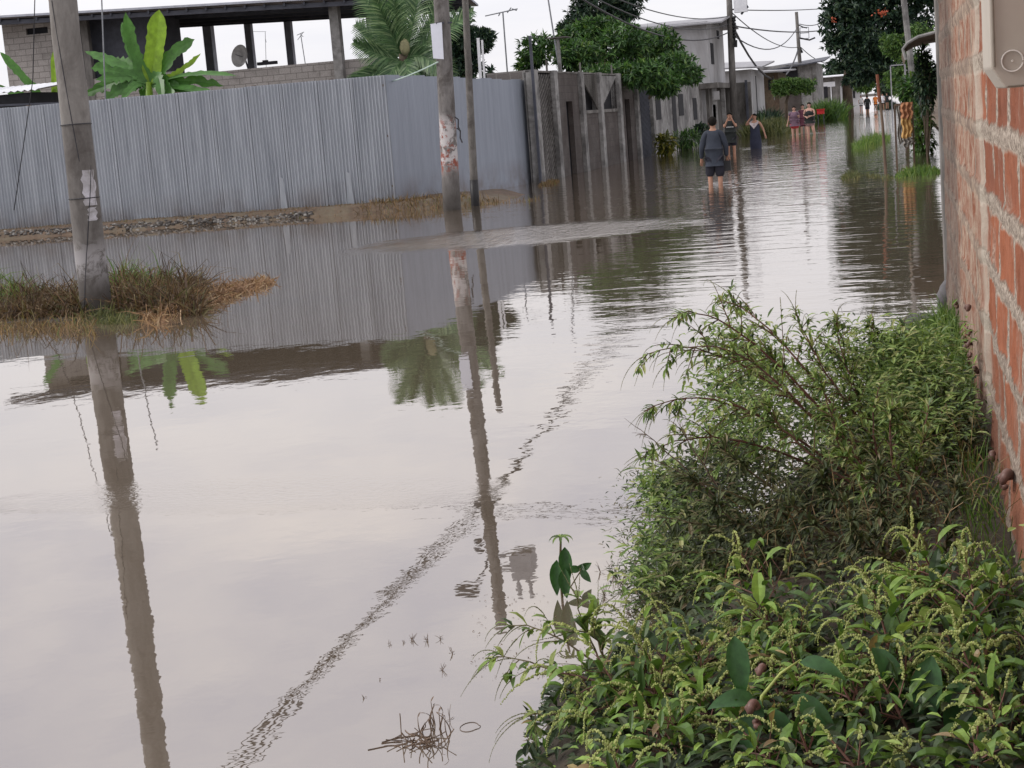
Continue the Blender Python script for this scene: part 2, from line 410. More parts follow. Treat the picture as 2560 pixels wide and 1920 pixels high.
# ---------------------------------------------------------------- corrugated fence
def corr_sheet(p, q, z0, z1, amp=.011, pitch=.076, per=6, off=0.0, ph=0.0):
    b = MB(); d = (q-p); ln = d.length; d.normalize(); nrm = Vector((d.y, -d.x, 0))
    n = max(2, int(ln/pitch*per)); vs = []
    for i in range(n+1):
        s = ln*i/n; o = nrm*(amp*math.sin(2*PI*s/pitch+ph)+off); a = p+d*s+o
        vs += [(a.x, a.y, z0), (a.x, a.y, z1+R.uniform(-.0, .0))]
    b.add(vs, [(2*i, 2*i+2, 2*i+3, 2*i+1) for i in range(n)]); return b
FH = 2.92
fence = Thing('corrugated_fence', (FB.x, FB.y, 0), 'tall silver grey corrugated metal fence turning the corner beside the flooded street', 'fence')
A0 = FA-fdir*7.0; tot = (FB-A0).length; nsh = int(tot/.78)
for i in range(nsh):
    p = A0+fdir*(tot*i/nsh); q = A0+fdir*(tot*(i+1)/nsh+(.05 if i < nsh-1 else 0))
    fence.part('sheet', corr_sheet(p, q, .06, FH+.02*noise.noise(Vector((i*.7, 0, 0))), off=.004*(i % 2), amp=.021), m_corr, smooth=True)
d2 = (FC-FB); t2 = d2.length; n2 = 13; d2.normalize()
for i in range(n2):
    p = FB+d2*(t2*i/n2); q = FB+d2*(t2*(i+1)/n2+.04)
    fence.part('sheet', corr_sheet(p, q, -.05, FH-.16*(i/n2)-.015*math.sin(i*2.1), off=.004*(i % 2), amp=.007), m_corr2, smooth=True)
for zz_ in (.5, 1.6, 2.7):
    b = MB(); bo = Vector((-fdir.y, fdir.x, 0))*.06; b.beam(A0+bo+Vector((0, 0, zz_)), FB+bo+Vector((0, 0, zz_)), .05); b.beam(FB+Vector((-.06, 0, zz_)), FC+Vector((-.06, 0, zz_)), .05)
    fence.part('rail', b, m_wood)
b = MB()
for k in range(9): q = A0.lerp(FB, (k+.3)/9)+Vector((0, .13, 0)); b.beam(q, q+Vector((0, 0, FH+.02)), .08)
fence.part('post', b, m_wood)
# white water stains / patches on sheets
m_stain = M_plain('pale_stain', (.30, .32, .35), (.20, .22, .25), 5, .6, stretch=(1, 1, .2))
b = MB()
for px in (752, 862):
    a = G(px, 533); a = Vector((a.x, fence_y(a.x)-.02, 0)); b.quad(a+Vector((-.08, 0, .15)), a+Vector((.09, 0, .15)), a+Vector((.05, 0, .85)), a+Vector((-.04, 0, .9)))
fence.part('paint_run', b, m_stain)
# ---------------------------------------------------------------- poles
def pole(name, foot, top, r0, r1, label, mat, n=20, wob=.004, z0=-.3):
    t = Thing(name, foot, label, 'pole'); b = MB(); k = 28
    foot = Vector(foot); top = Vector(top)
    pts = [foot.lerp(top, i/k)+Vector((R.uniform(-wob, wob), R.uniform(-wob, wob), 0)) for i in range(k+1)]
    pts[0].z = z0
    b.tube(pts, [r0+(r1-r0)*i/k for i in range(k+1)], n); t.part('shaft', b, mat, smooth=True); return t
def M_pole(name, base, dark, paint, z_lo, z_hi, red=False):
    mt, nt = new_mat(name); t = N(nt, 'ShaderNodeTexCoord'); s = N(nt, 'ShaderNodeSeparateXYZ'); L(nt, t.outputs['Object'], s.inputs[0])
    n1 = noise_(nt, coords(nt, (1, 1, .35)), 7, 7, .7); n2 = noise_(nt, t.outputs['Object'], 3.3, 6, .7, .8)
    n5 = noise_(nt, coords(nt, (1, 1, .6)), 2.2, 6, .7, .7)
    col = mixc(nt, ramp(nt, n5, [(.48, (0, 0, 0)), (.6, (.8, .8, .8))]), ramp(nt, n1, [(.3, dark), (.65, base)]), (.055, .048, .043))
    def band_(lo, hi, s_=.25):
        a_ = N(nt, 'ShaderNodeMapRange'); a_.inputs['From Min'].default_value = lo-s_; a_.inputs['From Max'].default_value = lo; L(nt, s.outputs[2], a_.inputs['Value'])
        b_ = N(nt, 'ShaderNodeMapRange'); b_.inputs['From Min'].default_value = hi+s_; b_.inputs['From Max'].default_value = hi; L(nt, s.outputs[2], b_.inputs['Value'])
        return math_(nt, 'MULTIPLY', a_.outputs[0], b_.outputs[0])
    pk = ramp(nt, n2, [(.44, (0, 0, 0)), (.52, (1, 1, 1))])
    col = mixc(nt, math_(nt, 'MULTIPLY', pk, band_(z_lo, z_hi)), col, paint)
    if red:
        n4 = noise_(nt, t.outputs['Object'], 6, 5, .7)
        col = mixc(nt, math_(nt, 'MULTIPLY', ramp(nt, n4, [(.5, (0, 0, 0)), (.58, (1, 1, 1))]), band_(z_lo-.1, z_lo+.7)), col, (.22, .07, .05))
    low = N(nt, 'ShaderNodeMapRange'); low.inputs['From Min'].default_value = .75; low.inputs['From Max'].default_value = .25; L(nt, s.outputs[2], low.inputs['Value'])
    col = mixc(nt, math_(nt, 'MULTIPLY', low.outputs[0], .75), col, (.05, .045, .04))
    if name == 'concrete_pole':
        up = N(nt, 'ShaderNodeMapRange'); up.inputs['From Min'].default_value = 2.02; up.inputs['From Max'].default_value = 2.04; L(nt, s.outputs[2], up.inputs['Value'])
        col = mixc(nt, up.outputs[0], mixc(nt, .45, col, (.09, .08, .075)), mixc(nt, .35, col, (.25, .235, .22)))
    bsdf(nt, col, .9, 0, n1, .5, .015); return mt
mp1 = M_pole('concrete_pole', (.21, .20, .19), (.07, .064, .06), (.55, .54, .56), .5, .6)
mp2 = M_pole('painted_pole', (.19, .18, .175), (.09, .082, .08), (.42, .40, .40), 1.0, 1.75, True)
def lean_top(foot, px, py):       # point on the pole axis seen at the pixel, at the pole's own distance
    return AY(px, py, foot.y)
foot = G(243, 790); up_ = lean_top(foot, 156, 0); tp = foot+(up_-foot)*(9.2/(up_.z))
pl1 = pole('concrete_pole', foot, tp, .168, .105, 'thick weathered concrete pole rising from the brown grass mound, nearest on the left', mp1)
POLE1 = (foot, tp)
ax1 = (tp-foot).normalized()
# torn paper poster and wire bands on the nearest pole
def wrap(foot, ax, r, z0, z1, a0, a1, mat, th, nm, na=8, nz=8, jag=.03):
    b = MB(); vs = []
    for i in range(nz+1):
        z = z0+(z1-z0)*i/nz; c = foot+ax*(z/ax.z)
        for j in range(na+1):
            a = a0+(a1-a0)*j/na
            if j in (0, na): a += R.uniform(-jag, jag)*4
            vs.append(c+Vector((math.cos(a), math.sin(a), 0))*(r+.004))
    b.add(vs, [(i*(na+1)+j, i*(na+1)+j+1, (i+1)*(na+1)+j+1, (i+1)*(na+1)+j) for i in range(nz) for j in range(na)])
    return th.part(nm, b, mat)
m_paper = M_plain('torn_paper', (.52, .51, .56), (.30, .29, .30), 9, .9, c3=(.2, .19, .18))
wrap(foot, ax1, .155, 1.18, 1.55, rad(-62), rad(-8), m_paper, pl1, 'poster')
wrap(foot, ax1, .158, 1.02, 1.16, rad(-52), rad(-20), m_paper, pl1, 'poster')
for z in (1.26, 2.03):
    b = MB(); c = foot+ax1*(z/ax1.z); b.tube([c+Vector((math.cos(a), math.sin(a), .12*math.sin(a*2)*0))*.163 for a in lin(0, 2*PI, 20)], .005, 4); pl1.part('wire_band', b, m_wire)
b = MB(); sp_ = []
for i in range(60):
    z = 3.3-i*.055; a = rad(-110+i*1.5 if z > 1.6 else -20-(1.6-z)*60); c = foot+ax1*(z/ax1.z); sp_.append(c+Vector((math.cos(a), math.sin(a), 0))*(.166-.007*z))
b.tube(sp_, .006, 4); pl1.part('ground_wire', b, m_wire)
foot = G(1130, 525); base_y = foot.y
mid_ = AY(1103, 0, foot.y); tip = RF(1275, 1570, foot.y)
tp2 = Vector((foot.x+(mid_.x-foot.x)*tip.z/mid_.z, foot.y, tip.z))
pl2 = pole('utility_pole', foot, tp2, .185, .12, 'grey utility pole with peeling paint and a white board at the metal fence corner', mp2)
POLE2 = (foot, tp2)
def onp(P, z): a, t = P; return a+(t-a)*(z/t.z)
# white board on the pole
b = MB(); c0, c1_, c2_, c3_ = AY(1076, 60, foot.y-.25), AY(1104, 56, foot.y-.25), AY(1109, 148, foot.y-.25), AY(1083, 146, foot.y-.25)
th_ = Vector((0, .02, 0)); b.add([c0, c1_, c2_, c3_, c0+th_, c1_+th_, c2_+th_, c3_+th_], [(0,3,2,1),(4,5,6,7),(0,1,5,4),(1,2,6,5),(2,3,7,6),(3,0,4,7)])
m_board = M_plain('board_white', (.62, .64, .72), (.55, .57, .64), 3, .5)
pl2.part('board', b, m_board)
b = MB(); q = c0.lerp(c1_, .5); b.beam(q, Vector((onp(POLE2, q.z).x+.2, foot.y, q.z)), .03); pl2.part('bracket', b, m_steel)
b = MB()
for px, py in ((1137, 292), (1142, 320)):
    q = AY(px, py, foot.y-.15); b.tube([q, q+Vector((.07, 0, -.06)), q+Vector((.05, .02, -.2)), q+Vector((.09, 0, -.3))], .016, 5)
pl2.part('hanging_cable', b, m_wire)
b = MB(); q = RF(1310, 1410, foot.y)
b.box((-.24, -.24, -.34), (.24, .24, .34), Matrix.Translation(q)); b.tube([q+Vector((-.15, 0, .42)), q+Vector((-.15, 0, .75))], .05, 6); b.tube([q+Vector((.1, 0, .42)), q+Vector((.1, 0, .75))], .05, 6)
b.beam(q+Vector((-.3, 0, .1)), Vector((onp(POLE2, q.z).x, foot.y, q.z+.1)), .09); b.beam(q+Vector((-.3, 0, -.25)), Vector((onp(POLE2, q.z).x, foot.y, q.z-.25)), .09)
pl2.part('transformer', b, m_roofmetal)
q = RF(1180, 1480, foot.y); b = MB(); b.tube([onp(POLE2, 7.0), onp(POLE2, 7.4).lerp(q, .5)+Vector((0, 0, .1)), q], .03, 6); arm = pl2.part('lamp_arm', b, m_steel)
b = MB(); b.blob(q+Vector((-.1, 0, 0)), .22, 8, 6, (1.4, .8, .5)); pl2.part('lamp_head', b, m_steel, arm, smooth=True)
b = MB(); q = onp(POLE2, 6.2); b.blob(q+Vector((-.22, 0, .05)), .1, 7, 5); b.blob(q+Vector((-.24, 0, .9)), .12, 7, 5); b.beam(q+Vector((-.25, 0, 0)), q+Vector((.25, 0, 0)), .05); pl2.part('insulator', b, m_steel)
foot = G(1188, 515); mid_ = AY(1163, 0, foot.y); tip = RF(1257, 1005, foot.y); tz = max(tip.z, mid_.z+.15)
tp3 = Vector((foot.x+(mid_.x-foot.x)*tz/mid_.z, foot.y, tz))
m_p3 = M_pole('slim_pole', (.17, .16, .15), (.09, .085, .08), (.3, .29, .28), .2, .3)
pl3 = pole('slim_pole', foot, tp3, .085, .065, 'slim grey pole with a blackened foot, just right of the painted utility pole', m_p3, 10)
b = MB(); b.tube([foot+Vector((0, 0, -.2)), onp((foot, tp3), .55)], [.092, .09], 10); pl3.part('tar_sleeve', b, m_black, smooth=True)
# dark stones and small post beside the fence
b = MB(); q = G(1240, 470); b.blob(q+Vector((0, 0, .03)), .15, 8, 5, (1.3, .8, .55)); b.blob(q+Vector((-.4, -.05, 0)), .12, 7, 5, (2.4, .8, .4)); b.blob(q+Vector((-.75, -.1, 0)), .1, 7, 5, (1.6, .8, .5))
tag(b.build('stones', m_black, smooth=True, origin=q), 'black wet stones lying in the water at the foot of the metal fence', 'stones')
t = Thing('sign_post', AY(1200, 200, 42), 'slim white double board standing behind the metal fence, right of the slim pole', 'sign')
b = MB(); y = 42
for (xa, ya, xb, yb, w_) in ((1195, 95, 1203, 222, .075), (1205, 100, 1213, 222, .05)):
    a_, b_ = AY(xa, ya, y), AY(xb, yb, y); b.beam(a_, b_, w_, .03, up=Vector((0, 1, 0)))
t.part('board', b, m_white)
b = MB(); q = AY(1205, 215, 42.05); b.beam(Vector((q.x, 42.05, 0)), q, .05); t.part('leg', b, m_steel)
# ---------------------------------------------------------------- house behind the fence
YH, YB = 50.0, 60.0
def XZ(px, py, y=YH): p = AY(px, py, y); return p.x, p.z
def slab(b, px0, py0, px1, py1, y, th=.2, z0=None):
    a = AY(px0, py0, y); c = AY(px1, py1, y); b.box((min(a.x, c.x), y, z0 if z0 is not None else min(a.z, c.z)), (max(a.x, c.x), y+th, max(a.z, c.z)))
m_slate = M_plain('slate_column', (.42, .44, .50), (.28, .29, .34), 3, .8)
hs = Thing('block_house', (AY(60, 200, YH).x, YH, 0), 'unfinished grey block house with an open roofed upper floor behind the metal fence', 'house')
_zf = (AY(0, 44, YH-1), AY(1190, -24, YH-1)); _zb = (AY(443, 58, YB), AY(980, 27, YB))
def zroof(x, y):
    f_ = _zf[0].z+(_zf[1].z-_zf[0].z)*(x-_zf[0].x)/(_zf[1].x-_zf[0].x); g_ = _zb[0].z+(_zb[1].z-_zb[0].z)*(x-_zb[0].x)/(_zb[1].x-_zb[0].x)
    return f_+(g_-f_)*(y-YH+1)/(YB-YH+1)
zr = AY(0, 48, YH).z
xl = AY(15, 150, YH).x; xr0 = AY(200, 150, YH).x; xo = AY(445, 150, YH).x; xp1 = AY(966, 190, YH).x
vent = (AY(65, 80, YH), AY(119, 72, YH)); vz0, vz1 = AY(92, 85, YH).z, AY(92, 69, YH).z
b = MB()
zt = zroof(AY(60, 100, YH).x, YH)-.08
b.box((xl, YH, 0), (xr0, YH+.2, vz0)); b.box((xl, YH, vz1), (xr0, YH+.2, zt)); b.box((xl, YH, vz0), (vent[0].x, YH+.2, vz1)); b.box((vent[1].x, YH, vz0), (xr0, YH+.2, vz1))
b.box((xl, YH+.2, 0), (xl+.2, YB, zt))
hs.part('wall', b, m_blockwall)
b = MB(); zp_l = AY(560, 178, YH).z; zp_r = AY(940, 142, YH).z
# parapet
zsill = AY(230, 197, YH).z
zs2 = AY(445, 188, YH).z-.4; xs_ = AY(440, 170, YH).x; b.box((xr0, YH+.003, 0), (xs_, YH+.2, zsill))
vs = [(AY(440, 170, YH).x, YH+.003, 0), (xp1, YH+.003, 0), (xp1, YH+.003, AY(966, 140, YH).z), (AY(440, 170, YH).x, YH+.003, AY(445, 188, YH).z)]
vs += [(x, y+.197, z) for x, y, z in vs]; b.add(vs, [(0,1,2,3),(5,4,7,6),(3,2,6,7),(1,5,6,2),(0,3,7,4)])
hs.part('parapet', b, m_blockwall)
b = MB(); b.box((AY(195, 100, YH+.5).x, YH+.6, 0), (AY(447, 100, YH+2).x, YH+2.2, zroof(AY(320, 100, YH).x, YH+1)-.12)); hs.part('dark_room', b, m_steel)
b = MB(); b.box((vent[0].x, YH+.1, vz0), (vent[1].x, YH+.14, vz1)); hs.part('vent', b, m_dark)
b = MB(); b.box((AY(205, 100, YH).x, YH-.02, 0), (AY(222, 100, YH).x, YH+.18, zt)); hs.part('column', b, m_concrete_dk)
# columns: front ones reach below the parapet
for px, wd, yy, zb, mt_ in ((840, .30, YH-.25, 0, m_concrete), (960, .12, YH-.2, 0, m_concrete), (520, .34, YB-1, 3.2, m_slate), (622, .26, YB-1, 3.2, m_slate), (722, .26, YB-1, 3.2, m_slate), (930, .32, YB-1, 3.2, m_slate)):
    b = MB(); x = AY(px, 110, yy).x; b.box((x-wd/2, yy, zb), (x+wd/2, yy+wd, zroof(x, yy)-.1)); hs.part('column', b, mt_)
# roof: sheet with purlins
xR = AY(1175, 0, YH).x; xRb = AY(1190, 0, YB).x; b = MB(); vs = [(x, y, zroof(x, y)) for x, y in ((xl-1.2, YH-1.0), (xR, YH-1.0), (xRb, YB+.3), (xl-1.2, YB+.3))]; vs += [(x, y, z+.07) for x, y, z in vs]; b.add(vs, [(3,2,1,0),(4,5,6,7),(0,1,5,4),(1,2,6,5),(2,3,7,6),(3,0,4,7)]); roof = hs.part('roof', b, m_slate)
b = MB()
for k in range(24): x = xl+.5+(xR-xl-1)*k/23; x2 = xl+.5+(xRb-xl-1)*k/23; b.beam((x, YH-.92, zroof(x, YH-.92)-.09), (x2, YB+.2, zroof(x2, YB+.2)-.05), .06, .1)
hs.part('rafter', b, m_steel, roof)
b = MB()
for yy in (YH-.8, YH+2, YH+4.5, YH+7, YB-1.1): xe_ = xR+(xRb-xR)*(yy-YH+1)/(YB-YH+1)-.1; b.beam((xl-1, yy, zroof(xl-1, yy)-.16), (xe_, yy, zroof(xe_, yy)-.16), .1, .14)
for k in range(14): x = xo+(xRb-xo-.8)*k/13; b.box((x, YB-.95, zroof(x, YB)-.16), (x+(xRb-xo)/13*.5, YB-.9, zroof(x, YB)-.005))
hs.part('beam', b, m_steel, roof)
# satellite dish on the parapet
q = AY(612, 165, YH+.1); d = Thing('satellite_dish', q, 'small grey satellite dish on the block parapet of the unfinished house', 'dish')
b = MB(); rr = .34; vs = []; dn = Vector((-.25, -.85, .2)).normalized(); s1 = dn.cross(Vector((0, 0, 1))).normalized(); u1 = s1.cross(dn); cc_ = q+Vector((-.05, 0, .3))
for i in range(6):
    for j in range(20):
        r_ = rr*i/5; a = 2*PI*j/20; vs.append(cc_+(s1*math.cos(a)+u1*math.sin(a)*1.1)*r_+dn*(r_*r_/rr*.45))
b.add(vs, [(i*20+j, i*20+(j+1) % 20, (i+1)*20+(j+1) % 20, (i+1)*20+j) for i in range(5) for j in range(20)]); d.part('reflector', b, m_concrete, smooth=True)
b = MB(); b.tube([q+Vector((.08, .08, -.1)), cc_+Vector((.05, .05, 0))], .03, 6); b.tube([cc_-dn*.0, cc_+dn*.35], .012, 5); d.part('mount', b, m_steel)
b = MB(); q = AY(665, 158, YH+.1); b.box((-.3, -.05, -.05), (.35, .15, .05), Matrix.Translation(q)); b.box((-.1, -.05, .05), (.05, .1, .1), Matrix.Translation(q))
tag(b.build('rubble', m_dark, origin=q), 'dark blocks left lying on the parapet right of the dish', 'blocks')
# lean-to roof at far left
lt = Thing('shed', AY(40, 260, 40), 'small shed roof of light corrugated sheet behind the fence at the left edge', 'shed')
b = MB(); y0 = 38; a = AY(-160, 244, y0); c = AY(96, 226, y0); n = 60
vs = []
for i in range(n+1):
    x = a.x+(c.x-a.x)*i/n; z = a.z+(c.z-a.z)*0+.022*math.sin(i*1.6)
    z = (a.z+c.z)/2+.022*math.sin(i*1.6); vs += [(x, y0, z), (x, y0+2.5, z+.25)]
b.add(vs, [(2*i, 2*i+2, 2*i+3, 2*i+1) for i in range(n)]); lt.part('roof', b, m_white)
b = MB(); zc = (a.z+c.z)/2; b.box((a.x, y0+.1, 0), (c.x-.3, y0+2.3, zc-.05)); lt.part('wall', b, m_dark)
b = MB(); a = AY(-40, 250, 36); c = AY(190, 262, 36); b.beam(Vector((a.x, 36, AY(0, 262, 36).z)), Vector((c.x, 36, AY(150, 262, 36).z+.02)), .8, .05); lt.part('awning', b, m_steel)
# ---------------------------------------------------------------- block wall, concrete fence
bw = Thing('block_wall', AY(1265, 200, 44.5), 'dark grey block wall showing above the metal fence, left of the concrete fence', 'wall')
b = MB(); slab(b, 1216, 184, 1326, 178, 44.6, .2, 0); bw.part('wall', b, m_blockdk)
b = MB(); slab(b, 1305, 183, 1322, 178, 44.4, .2, 0); bw.part('column', b, m_concrete)
CA = G(1345, 458); CA.y = 43.6; CB = G(1632, 388); cdir = (CB-CA).normalized(); cl_ = (CB-CA).length
def cf(s, z, o=0): return CA+cdir*s+Vector((cdir.y, -cdir.x, 0))*o+Vector((0, 0, z))
def s_at(px, py=300):   # distance along the fence line seen at a pixel column
    r = ray(px, py); # intersect the vertical plane
    nx, ny = cdir.y, -cdir.x
    t = (CA.x*nx+CA.y*ny)/(r.x*nx+r.y*ny); p = Vector((r.x*t, r.y*t, 0)); return (p-CA).dot(cdir)
zt1 = CH+ray(1400, 183).z*((CA+cdir*s_at(1400, 183)).y/ray(1400, 183).y)
cfn = Thing('concrete_fence', CA, 'stained grey concrete block fence with pilasters, vertical slots and slanted grilles', 'fence')
S = [s_at(x, 320) for x in (1335, 1350, 1385, 1392, 1452, 1460, 1498, 1506, 1546, 1554, 1590, 1597, 1628, 1640)]
b = MB()
def wallseg(b, s0, s1, z0, z1, o=0, th=.15):
    vs = [cf(s0, z0, o), cf(s1, z0, o), cf(s1, z1, o), cf(s0, z1, o), cf(s0, z0, o-th), cf(s1, z0, o-th), cf(s1, z1, o-th), cf(s0, z1, o-th)]
    b.add(vs, [(0,1,2,3),(5,4,7,6),(3,2,6,7),(1,5,6,2),(0,3,7,4),(0,4,5,1)])
slot = [(s_at(1420, 330), s_at(1436, 330)), (s_at(1566, 320), s_at(1578, 320))]
zs = 2.15
tp_ = zt1
wallseg(b, S[2], slot[0][0], -.3, tp_); wallseg(b, slot[0][0], slot[0][1], zs, tp_); wallseg(b, slot[0][1], S[4], -.3, tp_)
wallseg(b, S[4], S[8], -.3, 1.75); wallseg(b, S[4], S[4]+.35, 1.75, tp_)
wallseg(b, S[8], slot[1][0], -.3, tp_); wallseg(b, slot[1][0], slot[1][1], zs, tp_); wallseg(b, slot[1][1], S[10], -.3, tp_)
cfn.part('wall', b, m_cfence)
b = MB()
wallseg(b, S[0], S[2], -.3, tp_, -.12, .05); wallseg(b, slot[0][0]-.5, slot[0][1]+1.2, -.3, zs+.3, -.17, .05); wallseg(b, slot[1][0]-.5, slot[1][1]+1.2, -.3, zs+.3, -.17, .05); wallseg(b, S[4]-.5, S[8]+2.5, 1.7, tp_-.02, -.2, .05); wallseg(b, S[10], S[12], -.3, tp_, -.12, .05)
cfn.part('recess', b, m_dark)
for s in (S[0], S[2], S[4], S[6], S[8], S[10], S[12]):
    b = MB(); wallseg(b, s, s+.42, -.3, tp_+.06, .12, .3); cfn.part('pilaster', b, m_concrete)
def grille(s0, s1, z0, z1, tri=None, step=.16):
    b = MB(); n = int((z1-z0)/step)
    for k in range(-8, n+2):
        za = z0+k*step; zb = za+1.0*(s1-s0)*.55
        pa, pb = cf(s0, za, -.02), cf(s1, zb, -.02)
        if za > z1 or zb < z0: continue
        # clip
        t0 = max(0, (z0-za)/(zb-za)); t1 = min(1, (z1-za)/(zb-za))
        if tri == 'v':      # keep a slanted upper triangle
            # lower limit rises away from s1
            pass
        b.beam(pa.lerp(pb, t0), pa.lerp(pb, t1), .045, .03)
    return b
cfn.part('grille', grille(S[0]+.3, S[2], -.1, tp_-.05), m_concrete_dk); cfn.part('grille', grille(S[10]+.3, S[12], -.1, tp_-.05), m_steel)
b = MB()      # two slatted triangles meeting at the middle pilaster
sm = S[6]+.05
for k in range(15):
    t = k/15; sa = S[4]+.42+(sm-S[4]-.42)*t; b.beam(cf(sa, tp_-.03, .0), cf(sm-.02, 1.85+t*(tp_-1.9), .0), .05, .03)
cfn.part('slat_triangle', b, m_concrete_dk); b = MB()
for k in range(22):
    t = k/22; sa = sm+.35+(S[8]-sm-.35)*t*1.0; b.beam(cf(sa, tp_-.03, .02), cf(sa, 1.85+t*(tp_-1.9), .02), (S[8]-sm-.35)/22*.8, .03)
cfn.part('slat_triangle', b, m_concrete)
b = MB(); wallseg(b, S[4], S[8], 1.75, 1.85, .03, .2); wallseg(b, S[0], S[12]+.3, tp_, tp_+.05, .02, .15); cfn.part('coping', b, m_concrete_dk)
b = MB()
for px in (1372, 1455, 1533, 1585, 1610):
    s = s_at(px, 180); b.beam(cf(s, tp_, -.05), cf(s, tp_+.35, -.05), .05)
cfn.part('rebar_post', b, m_concrete_dk)
b = MB(); b.beam(cf(S[0]-.1, 0, .1), cf(S[0]-.1, 3.9, .1), .07); cfn.part('gate_post', b, m_steel)
# tower column with slab roof behind the mango tree
t = Thing('concrete_tower', AY(1395, 150, 52), 'slim concrete column carrying a small flat slab between the trees', 'column')
b = MB(); slab(b, 1390, 95, 1402, 180, 52, .2, 0); t.part('column', b, m_concrete); b = MB(); slab(b, 1367, 97, 1415, 90, 51.9, .9); t.part('slab', b, m_concrete_dk)
# house wall running on beyond the concrete fence
r3 = Thing('roadside_wall', AX(1700, 330, -9.3), 'stained roadside house front with dark narrow openings, beyond the concrete fence', 'wall')
xw = -9.15; b = MB(); y0, y1 = CB.y+.3, 82
ztop = AX(1655, 208, xw).z
b.box((xw-.2, y0, -.3), (xw, y1, ztop)); r3.part('wall', b, m_concrete)
b = MB()
for px0, px1, pyt, pyb in ((1640, 1652, 225, 300), (1681, 1690, 225, 345), (1697, 1709, 235, 290), (1733, 1742, 245, 300)):
    a = AX(px0, 280, xw); c = AX(px1, 280, xw); b.box((xw-.02, a.y, AX(px0, pyb, xw).z), (xw+.02, c.y, AX(px0, pyt, xw).z))
r3.part('opening', b, m_dark)
# ---------------------------------------------------------------- white two storey house
yw = 80.0
wh = Thing('white_house', AY(1740, 300, yw), 'pale two storey house with a low metal roof beyond the mango tree', 'house')
xa = AY(1560, 150, yw).x; xc = AY(1771, 150, yw).x; ye = AX(1811, 150, xc).y; ye = min(ye, yw+14)
zl = AY(1735, 212, yw).z; ze = AY(1730, 62, yw).z; zr_ = AY(1771, 62, yw).z
b = MB(); b.box((xa, yw, zl), (xc, ye, ze+.1)); wh.part('upper_wall', b, m_pale)
b = MB(); rid = 0; ym = (yw+ye)/2; rid = AY(1793, 46, ym).z
vs = [(xc+.02, yw, ze+.1), (xc+.02, ye, ze+.1), (xc+.02, ym, rid-.1), (xc-.2, yw, ze+.1), (xc-.2, ye, ze+.1), (xc-.2, ym, rid-.1)]
b.add(vs, [(0, 1, 2), (3, 5, 4), (0, 2, 5, 3), (1, 4, 5, 2)]); wh.part('gable', b, m_pale)
b = MB(); o = .5
for s_ in (0, 1):
    ya, za = (yw-o, ze-.05) if s_ == 0 else (ye+o, ze-.05)
    vs = [(xa-1, ya, za), (xc+.8, ya, za), (xc+.8, ym, rid), (xa-1, ym, rid)]; vs += [(x, y, z+.07) for x, y, z in vs]
    b.add(vs, [(0,1,2,3),(7,6,5,4),(0,4,5,1),(1,5,6,2),(2,6,7,3),(3,7,4,0)])
wh.part('roof', b, m_roofmetal)
b = MB(); b.box((xa, yw-2.2, zl-.25), (xc+.6, ye, zl)); wh.part('porch_slab', b, m_concrete_dk)
b = MB(); b.box((xa, yw+.1, -.1), (xc-.1, ye, zl-.25)); wh.part('lower_wall', b, m_concrete_dk)
b = MB(); a = AY(1742, 235, yw-1); c = AY(1768, 318, yw-1); b.box((a.x, yw-1, .3), (c.x, yw-.9, zl-.3)); wh.part('panel', b, m_pale)
b = MB(); a = AY(1780, 262, yw-2); c = AY(1791, 300, yw-2); b.box((a.x, yw-2, c.z), (c.x, yw-1.9, a.z)); b.box((AY(1784, 235, yw-2).x, yw-2.05, AY(1784, 250, yw-2).z), (AY(1798, 235, yw-2).x, yw-1.9, AY(1790, 228, yw-2).z)); wh.part('meter_box', b, m_pale)
b = MB(); q = AX(1778, 130, xc+.02)
b.box((xc-.05, yw+1.2, AX(1778, 160, xc).z), (xc+.03, yw+2.4, AX(1778, 108, xc).z)); b.box((xc-.05, ye-3.2, AX(1798, 98, xc).z), (xc+.03, ye-2.2, AX(1798, 78, xc).z))
wh.part('window', b, m_dark)
b = MB(); a = AX(1771, 225, xc+.3)
for yy in (yw-2, yw+2, ye-.5): b.box((xc+.3, yy, -.2), (xc+.5, yy+.2, zl-.25))
wh.part('column', b, m_concrete)
# ---------------------------------------------------------------- houses farther along on the left
def house(name, label, y, px0, px1, pyt, depth, wall, roofm, roofz=.35, slope=0, extra=()):
    a = AY(px0, pyt, y); c = AY(px1, pyt, y); t = Thing(name, ((a.x+c.x)/2, y, 0), label, 'house'); z = (a.z+c.z)/2
    b = MB(); b.box((a.x, y, -.2), (c.x, y+depth, z)); t.part('wall', b, wall)
    b = MB(); vs = [(a.x-.6, y-.8, z-.02+slope), (c.x+.7, y-.8, z+.0), (c.x+.7, y+depth+.5, z+roofz), (a.x-.6, y+depth+.5, z+roofz+slope)]
    vs += [(x, yy, zz_+.09) for x, yy, zz_ in vs]; b.add(vs, [(3,2,1,0),(4,5,6,7),(0,1,5,4),(1,2,6,5),(2,3,7,6),(3,0,4,7)]); t.part('roof', b, roofm)
    for nm, p0, q0, p1, q1, mt_ in extra:
        b = MB(); u = AY(p0, q0, y-.03); v = AY(p1, q1, y-.03); b.box((u.x, y-.06, v.z), (v.x, y-.01, u.z)); t.part(nm, b, mt_)
    return t
house('low_house', 'low white walled house with a thin pale metal roof beyond the utility pole', 96, 1800, 1878, 176, 9, m_pale, m_roofmetal, .5, .15, (('door', 1890, 190, 1893, 280, m_dark),))
house('side_house', 'brown walled small house with doors beside the low white house', 108, 1874, 1945, 184, 8, m_mud, m_roofmetal, .2, .1, (('door', 1882, 195, 1893, 270, m_dark), ('window', 1920, 200, 1928, 225, m_dark), ('pillar', 1903, 190, 1912, 270, m_concrete), ('pillar', 1932, 190, 1937, 250, m_concrete)))
